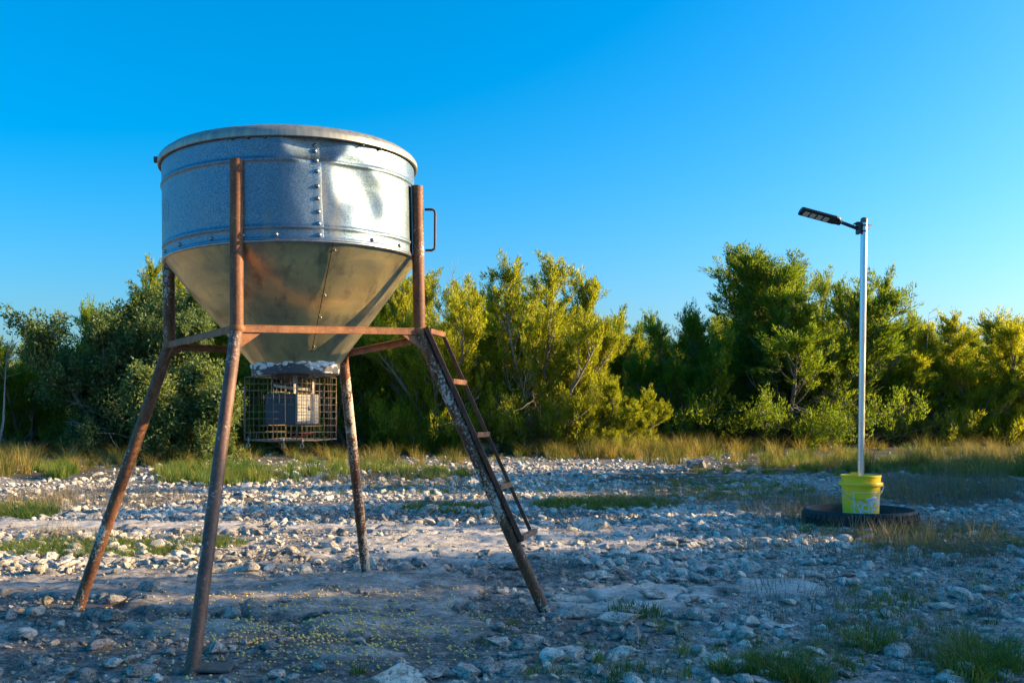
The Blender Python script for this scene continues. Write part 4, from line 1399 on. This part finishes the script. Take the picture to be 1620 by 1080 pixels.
# ------------------------------------------------------------------ trees
def grow_tree(seed, height, spread, stems, kind='juniper', leaf_n=110, dead=1.0, low=0.12):
    """returns trunk mesh and crown mesh with base at the origin"""
    rd = random.Random(seed)
    nr = np.random.default_rng(seed)
    tb, db = MB(), MB()
    tufts = []                        # (pos, dir, radius)
    def curve(p, d, L, n, upbias, wob, r0, r1, mbx, sides):
        pts, dirs = [p.copy()], [d.copy()]
        for i in range(n):
            d = (d + Vector((rd.gauss(0, wob), rd.gauss(0, wob), rd.gauss(0, wob) + upbias))).normalized()
            p = p + d * (L / n)
            pts.append(p.copy()); dirs.append(d.copy())
        rad = [r0 + (r1 - r0) * i / n for i in range(n + 1)]
        mbx.tube(pts, rad, sides, False)
        return pts, dirs, rad
    for s in range(stems):
        az = 2 * math.pi * (s + rd.uniform(-0.35, 0.35)) / stems
        centre = (s < max(1, stems // 4))
        lean = rd.uniform(0.05, 0.25) if centre else rd.uniform(0.45, 1.0)
        if kind == 'oak': lean *= 0.9
        tl = spread * lean
        hh = height * (rd.uniform(0.88, 1.0) if centre else rd.uniform(0.55, 0.92) * (1.08 - 0.30 * lean))
        d0 = Vector((math.cos(az) * tl, math.sin(az) * tl, hh * 0.75)).normalized()
        L = math.hypot(tl, hh) * 1.02
        pts, dirs, rad = curve(Vector((0.12 * math.cos(az), 0.12 * math.sin(az), -0.05)), d0, L, 9, 0.045, 0.07, (0.055 + 0.02 * rd.random()) * min(1, height / 3.2) ** 2.6, 0.010 * min(1, height / 3.2), tb, 6)
        nb = int(25 * L / 3.5) + 3
        for b in range(nb):
            f = low + (1 - low) * (b + rd.random()) / nb
            k = f * (len(pts) - 1); i = min(int(k), len(pts) - 2)
            p = pts[i].lerp(pts[i + 1], k - i)
            d = dirs[i]
            aa = rd.uniform(0, 2 * math.pi)
            outv = Vector((math.cos(aa), math.sin(aa), 0))
            bd = (d * 0.55 + outv * 0.8 + Vector((p.x, p.y, 0)) * 0.12 + Vector((0, 0, 0.38 if kind == 'juniper' else 0.2))).normalized()
            bl_ = (0.85 * (1 - f) + 0.42) * rd.uniform(0.6, 1.25) * spread / 2.0
            is_dead = rd.random() < dead * max(0.0, 0.5 - p.z / height * 1.5)
            if is_dead:
                bp, bdir, _ = curve(p, (bd + Vector((0, 0, -0.25))).normalized(), bl_ * 1.2, 5, -0.02, 0.2, 0.012, 0.003, db, 4)
                for q in range(6):
                    j = rd.randrange(1, 5)
                    curve(bp[j], (bdir[j] + Vector((rd.gauss(0, 0.8), rd.gauss(0, 0.8), rd.gauss(0, 0.5)))).normalized(), bl_ * rd.uniform(0.2, 0.5), 3, 0.0, 0.25, 0.005, 0.0018, db, 3)
                continue
            bp, bdir, _ = curve(p, bd, bl_, 5, 0.16 if kind == 'juniper' else 0.05, 0.12, 0.016, 0.005, tb, 4)
            nt = 5 if kind == 'juniper' else 7
            for q in range(nt):
                ff = 0.35 + 0.65 * (q + rd.random()) / nt
                kk = ff * 5; j = min(int(kk), 4)
                c = bp[j].lerp(bp[j + 1], kk - j)
                td = (bdir[j] * 0.5 + Vector((rd.gauss(0, 0.5), rd.gauss(0, 0.5), rd.gauss(0.45 if kind == 'juniper' else 0.1, 0.35)))).normalized()
                tl_ = rd.uniform(0.12, 0.30)
                e = c + td * tl_
                tb.tube([c, e], [0.005, 0.002], 3, False)
                tufts.append((e, td, rd.uniform(0.045, 0.105) if kind == 'juniper' else rd.uniform(0.12, 0.2)))
                if kind == 'juniper' and rd.random() < 0.35:
                    tufts.append((c.lerp(e, 0.3), td, rd.uniform(0.045, 0.085)))
        # feathery leader
        for q in range(5):
            e = pts[-1] + dirs[-1] * (0.06 * q) + Vector((rd.gauss(0, 0.035), rd.gauss(0, 0.035), 0))
            tufts.append((e, (dirs[-1] + Vector((0, 0, 0.8))).normalized(), 0.10 - 0.012 * q))
    # skirts of low foliage
    for s in range(int(stems * 1.3)):
        az = rd.uniform(0, 2 * math.pi)
        d0 = Vector((math.cos(az), math.sin(az), rd.uniform(0.12, 0.55))).normalized()
        pts, dirs, rad = curve(Vector((0.1 * math.cos(az), 0.1 * math.sin(az), 0.05)), d0, spread * rd.uniform(0.6, 1.0), 6, 0.02, 0.08, 0.02, 0.005, tb, 5)
        for b in range(26):
            f = 0.3 + 0.7 * rd.random()
            k = f * 6; i = min(int(k), 5)
            p = pts[i].lerp(pts[i + 1], k - i)
            e = p + Vector((rd.gauss(0, 0.22), rd.gauss(0, 0.22), rd.uniform(-0.12, 0.38)))
            e.z = max(e.z, 0.08)
            tb.tube([p, e], [0.005, 0.002], 3, False)
            tufts.append((e, Vector((rd.gauss(0, 0.4), rd.gauss(0, 0.4), 0.9)).normalized(), rd.uniform(0.07, 0.14)))
    T = len(tufts)
    C = np.array([t_[0] for t_ in tufts]); D = np.array([t_[1] for t_ in tufts]); RR = np.array([t_[2] for t_ in tufts])
    N = T * leaf_n
    C = np.repeat(C, leaf_n, 0); D = np.repeat(D, leaf_n, 0); RR = np.repeat(RR, leaf_n)
    u = nr.normal(size=(N, 3)); u /= np.linalg.norm(u, axis=1)[:, None]
    rad = RR * nr.uniform(0.15, 1.0, N) ** 0.6
    along = (u * D).sum(1)[:, None]
    offv = (u + D * along * (1.9 if kind == 'juniper' else 0.8)) * rad[:, None]
    pos = C + offv
    if kind == 'juniper':
        ld = D * 0.9 + u * 0.55 + np.array([0, 0, 0.4]) + nr.normal(0, 0.3, (N, 3))
        ln = nr.uniform(0.024, 0.056, N); wd = nr.uniform(0.007, 0.0125, N)
    else:
        ld = u * 0.6 + nr.normal(0, 0.6, (N, 3)) + np.array([0, 0, 0.1])
        ln = nr.uniform(0.035, 0.060, N); wd = nr.uniform(0.016, 0.026, N)
    ld /= np.linalg.norm(ld, axis=1)[:, None]
    sdv = np.cross(ld, nr.normal(size=(N, 3))); sdv /= np.linalg.norm(sdv, axis=1)[:, None]
    a = pos + sdv * wd[:, None]; b = pos - sdv * wd[:, None]; tip = pos + ld * ln[:, None] * 1.6
    V = np.stack([a, b, tip], 1).reshape(-1, 3)
    V[:, 2] = np.maximum(V[:, 2], 0.04)
    Fc = np.arange(N * 3).reshape(-1, 3)
    crown = np_mesh('crown', V, Fc)
    trunk = tb.mesh('trunk', True)
    deadm = db.mesh('dead_branches', False) if db.v else None
    return trunk, crown, deadm

def extent(me_):
    co = np.empty(len(me_.vertices) * 3, np.float32); me_.vertices.foreach_get('co', co); co = co.reshape(-1, 3)
    return float(np.percentile(co[:, 2], 99.7)), float(np.percentile(np.abs(co[:, 0]), 98))
protos = []
for i, (h_, sp_, st_) in enumerate(((3.9, 2.3, 11), (3.4, 2.0, 10), (3.0, 1.7, 10), (4.2, 2.5, 17))):
    tr_, cr_, de_ = grow_tree(40 + i, h_, sp_, st_, 'juniper', 78 if i < 3 else 76, 0.8, 0.04)
    protos.append((tr_, cr_, de_, *extent(cr_)))
oak_t, oak_c, oak_d = grow_tree(71, 3.7, 1.9, 9, 'oak', 62, 0.6, 0.06)
shrub_t, shrub_c, shrub_d = grow_tree(83, 1.9, 0.75, 4, 'oak', 60, 0.2, 0.35)
for tr_, cr_, de_, *_ in protos:
    tr_.materials.append(M['juniper_bark']); cr_.materials.append(M['juniper_leaf'])
    if de_: de_.materials.append(M['grey_deadwood'])
for a_, b_ in ((oak_t, 'juniper_bark'), (oak_c, 'oak_leaf'), (oak_d, 'grey_deadwood'), (shrub_t, 'juniper_bark'), (shrub_c, 'oak_leaf'), (shrub_d, 'grey_deadwood')):
    if a_: a_.materials.append(M[b_])
def plant(name, parts, x, y, rz, sc, label, cat='tree', group=None):
    r_ = empty(name, (x, y, -0.03), label, cat, group)
    r_.rotation_euler = (0, 0, rz)
    r_.scale = sc if hasattr(sc, '__len__') else (sc,) * 3
    for nm, me_, *mt in parts:
        if me_ is None: continue
        o = bpy.data.objects.new(nm, me_)
        COL.objects.link(o)
        o.parent = r_
        if mt and mt[0]:
            o.material_slots[0].link = 'OBJECT'
            o.material_slots[0].material = M[mt[0]]
    return r_
def juniper(i, x, y, rz, sc, label, deep=False, group=None):
    tr_, cr_, de_, h_, s_ = protos[i]
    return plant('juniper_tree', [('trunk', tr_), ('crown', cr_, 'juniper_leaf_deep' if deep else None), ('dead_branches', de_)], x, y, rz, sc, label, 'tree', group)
def jx(pxc, y): return (pxc - 810) * y / FPX

def fit(i, pxc, ytop, Y, wpx, rz, label, deep=False, group=None):
    h_, r_ = protos[i][3], protos[i][4]
    zs = (CAMH + (HOR - ytop) * Y / FPX) / h_
    xs = wpx / 2 * Y / FPX / r_
    return juniper(i, jx(pxc, Y), Y, rz, (xs, xs, zs), label, deep, group)
# front row, left to right
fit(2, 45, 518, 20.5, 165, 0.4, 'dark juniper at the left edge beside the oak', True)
oh, orad = extent(oak_c)
plant('live_oak', [('trunk', oak_t), ('crown', oak_c), ('dead_branches', oak_d)], jx(205, 19.5), 19.5, 0.3, (125 * 19.5 / FPX / orad,) * 2 + ((CAMH + 198 * 19.5 / FPX) / oh,), 'rounded grey-green live oak left of the feeder', 'tree')
fit(1, 268, 418, 23.5, 210, 2.1, 'sunlit-topped tree rising behind the feeder left upright')
fit(1, 400, 475, 22.5, 270, 3.3, 'juniper hidden behind the feeder cone', True)
plant('shrub', [('trunk', shrub_t), ('crown', shrub_c), ('dead_branches', shrub_d)], jx(287, 16.8), 16.8, 1.0, 0.9, 'small thin grey-stemmed shrub between the left feeder legs', 'shrub')
fit(2, 560, 450, 22.0, 270, 5.0, 'juniper behind the feeder back leg')
fit(0, 705, 432, 21.2, 260, 1.2, 'yellow-green juniper right behind the ladder')
fit(0, 850, 420, 21.0, 270, 4.1, 'sunlit juniper with a branch leaning right in mid picture')
fit(2, 965, 592, 20.5, 120, 2.2, 'low sunlit juniper bush in the middle gap')
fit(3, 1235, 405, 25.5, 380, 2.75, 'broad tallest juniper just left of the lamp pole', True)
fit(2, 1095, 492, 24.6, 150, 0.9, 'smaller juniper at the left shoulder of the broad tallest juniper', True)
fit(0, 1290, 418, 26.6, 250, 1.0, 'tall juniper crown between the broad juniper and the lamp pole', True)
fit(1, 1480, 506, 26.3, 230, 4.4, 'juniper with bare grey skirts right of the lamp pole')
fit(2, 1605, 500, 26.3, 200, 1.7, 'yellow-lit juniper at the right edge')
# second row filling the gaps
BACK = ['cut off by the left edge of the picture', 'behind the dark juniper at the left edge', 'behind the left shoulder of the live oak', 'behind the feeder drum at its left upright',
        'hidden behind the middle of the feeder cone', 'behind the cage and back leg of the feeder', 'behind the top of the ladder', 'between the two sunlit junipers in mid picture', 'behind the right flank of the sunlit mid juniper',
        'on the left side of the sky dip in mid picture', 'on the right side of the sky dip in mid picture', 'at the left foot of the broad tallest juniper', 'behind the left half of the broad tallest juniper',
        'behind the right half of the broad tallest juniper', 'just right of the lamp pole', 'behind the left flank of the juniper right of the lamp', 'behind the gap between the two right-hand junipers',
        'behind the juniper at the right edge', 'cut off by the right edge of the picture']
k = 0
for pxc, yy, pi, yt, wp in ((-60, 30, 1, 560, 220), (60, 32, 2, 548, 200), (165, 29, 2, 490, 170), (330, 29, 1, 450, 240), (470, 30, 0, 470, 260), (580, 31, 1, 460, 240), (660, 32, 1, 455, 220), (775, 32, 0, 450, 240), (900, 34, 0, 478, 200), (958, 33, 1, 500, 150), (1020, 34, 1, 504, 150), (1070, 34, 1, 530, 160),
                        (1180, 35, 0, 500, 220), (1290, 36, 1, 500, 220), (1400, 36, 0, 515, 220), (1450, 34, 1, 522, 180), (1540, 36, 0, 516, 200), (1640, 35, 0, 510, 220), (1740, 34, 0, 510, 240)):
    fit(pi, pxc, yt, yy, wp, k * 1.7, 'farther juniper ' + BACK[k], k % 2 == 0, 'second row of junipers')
    k += 1
# low brush, then trees beyond the right edge, whose shade lies over the clearing
for k2, (pxc, yy, sx2, sz2) in enumerate(((120, 26.5, 1.2, 0.5), (300, 27, 1.1, 0.5), (440, 26, 1.2, 0.45), (560, 27.5, 1.2, 0.5), (640, 28, 1.1, 0.45), (760, 28, 1.3, 0.45), (900, 28.5, 1.2, 0.42), (1000, 28, 1.2, 0.42), (1090, 27.5, 1.2, 0.42), (1180, 28, 1.2, 0.42), (1290, 29.5, 1.2, 0.42), (1390, 29, 1.2, 0.45), (1490, 30, 1.2, 0.45), (1600, 30, 1.2, 0.45), (10, 27, 1.2, 0.45))):
    juniper(2, jx(pxc, yy), yy, k2 * 2.3, (sx2, sx2, sz2), 'low dark juniper brush seen between the trunks of the tree line', True, 'low brush under the tree line')
for x_, y_, pi, h_ in ((14.2, 1.6, 1, 4.5), (13.8, 3.6, 0, 4.75), (14.3, 5.4, 1, 4.85), (14.0, 6.9, 1, 4.75), (14.4, 8.8, 2, 3.55), (13.8, 10.5, 1, 4.8), (14.4, 12.9, 0, 5.0), (14.0, 15.2, 1, 4.6),
                       (16.2, 6.2, 1, 5.5), (17.5, 4.5, 0, 5.2), (17.8, 6.4, 1, 5.0), (17.6, 12.0, 1, 5.2), (17.4, 15.2, 0, 5.1)):
    f = h_ / protos[pi][3]
    juniper(pi, x_, y_, x_ * 7 + y_, (0.85, 0.85, f), 'juniper right of the view shading the clearing', True, 'junipers beyond the right edge')
# bare twigs poking out above the crowns
def bare_twigs(px_, py_, y, n_, seed, label):
    rd = random.Random(seed)
    mb = MB()
    top_ = at(px_, py_, y)
    base = Vector((top_.x - 0.2, y, 0.0))
    mid = Vector((top_.x - 0.05, y, top_.z - 0.7))
    mb.tube([base, base.lerp(mid, 0.5) + Vector((0.05, 0, 0)), mid, top_], [0.03, 0.022, 0.012, 0.004], 5)
    for i in range(n_):
        p = mid.lerp(top_, rd.random())
        d = Vector((rd.gauss(0.2, 0.6), rd.gauss(0, 0.4), rd.uniform(0.3, 1))).normalized()
        q = p + d * rd.uniform(0.2, 0.5)
        mb.tube([p, p.lerp(q, 0.5) + Vector((rd.gauss(0, 0.03), 0, rd.gauss(0, 0.03))), q], [0.006, 0.004, 0.002], 4)
    tag(mb.build('dead_sapling', M['grey_deadwood'], None, True, origin=base), label, 'dead tree')
bare_twigs(718, 422, 21.4, 9, 1, 'bare dead twigs sticking above the juniper behind the ladder')
bare_twigs(1470, 494, 26.2, 7, 2, 'bare grey twigs above the juniper right of the lamp')
bare_twigs(12, 545, 18.5, 14, 3, 'pale leafless sapling at the left edge')
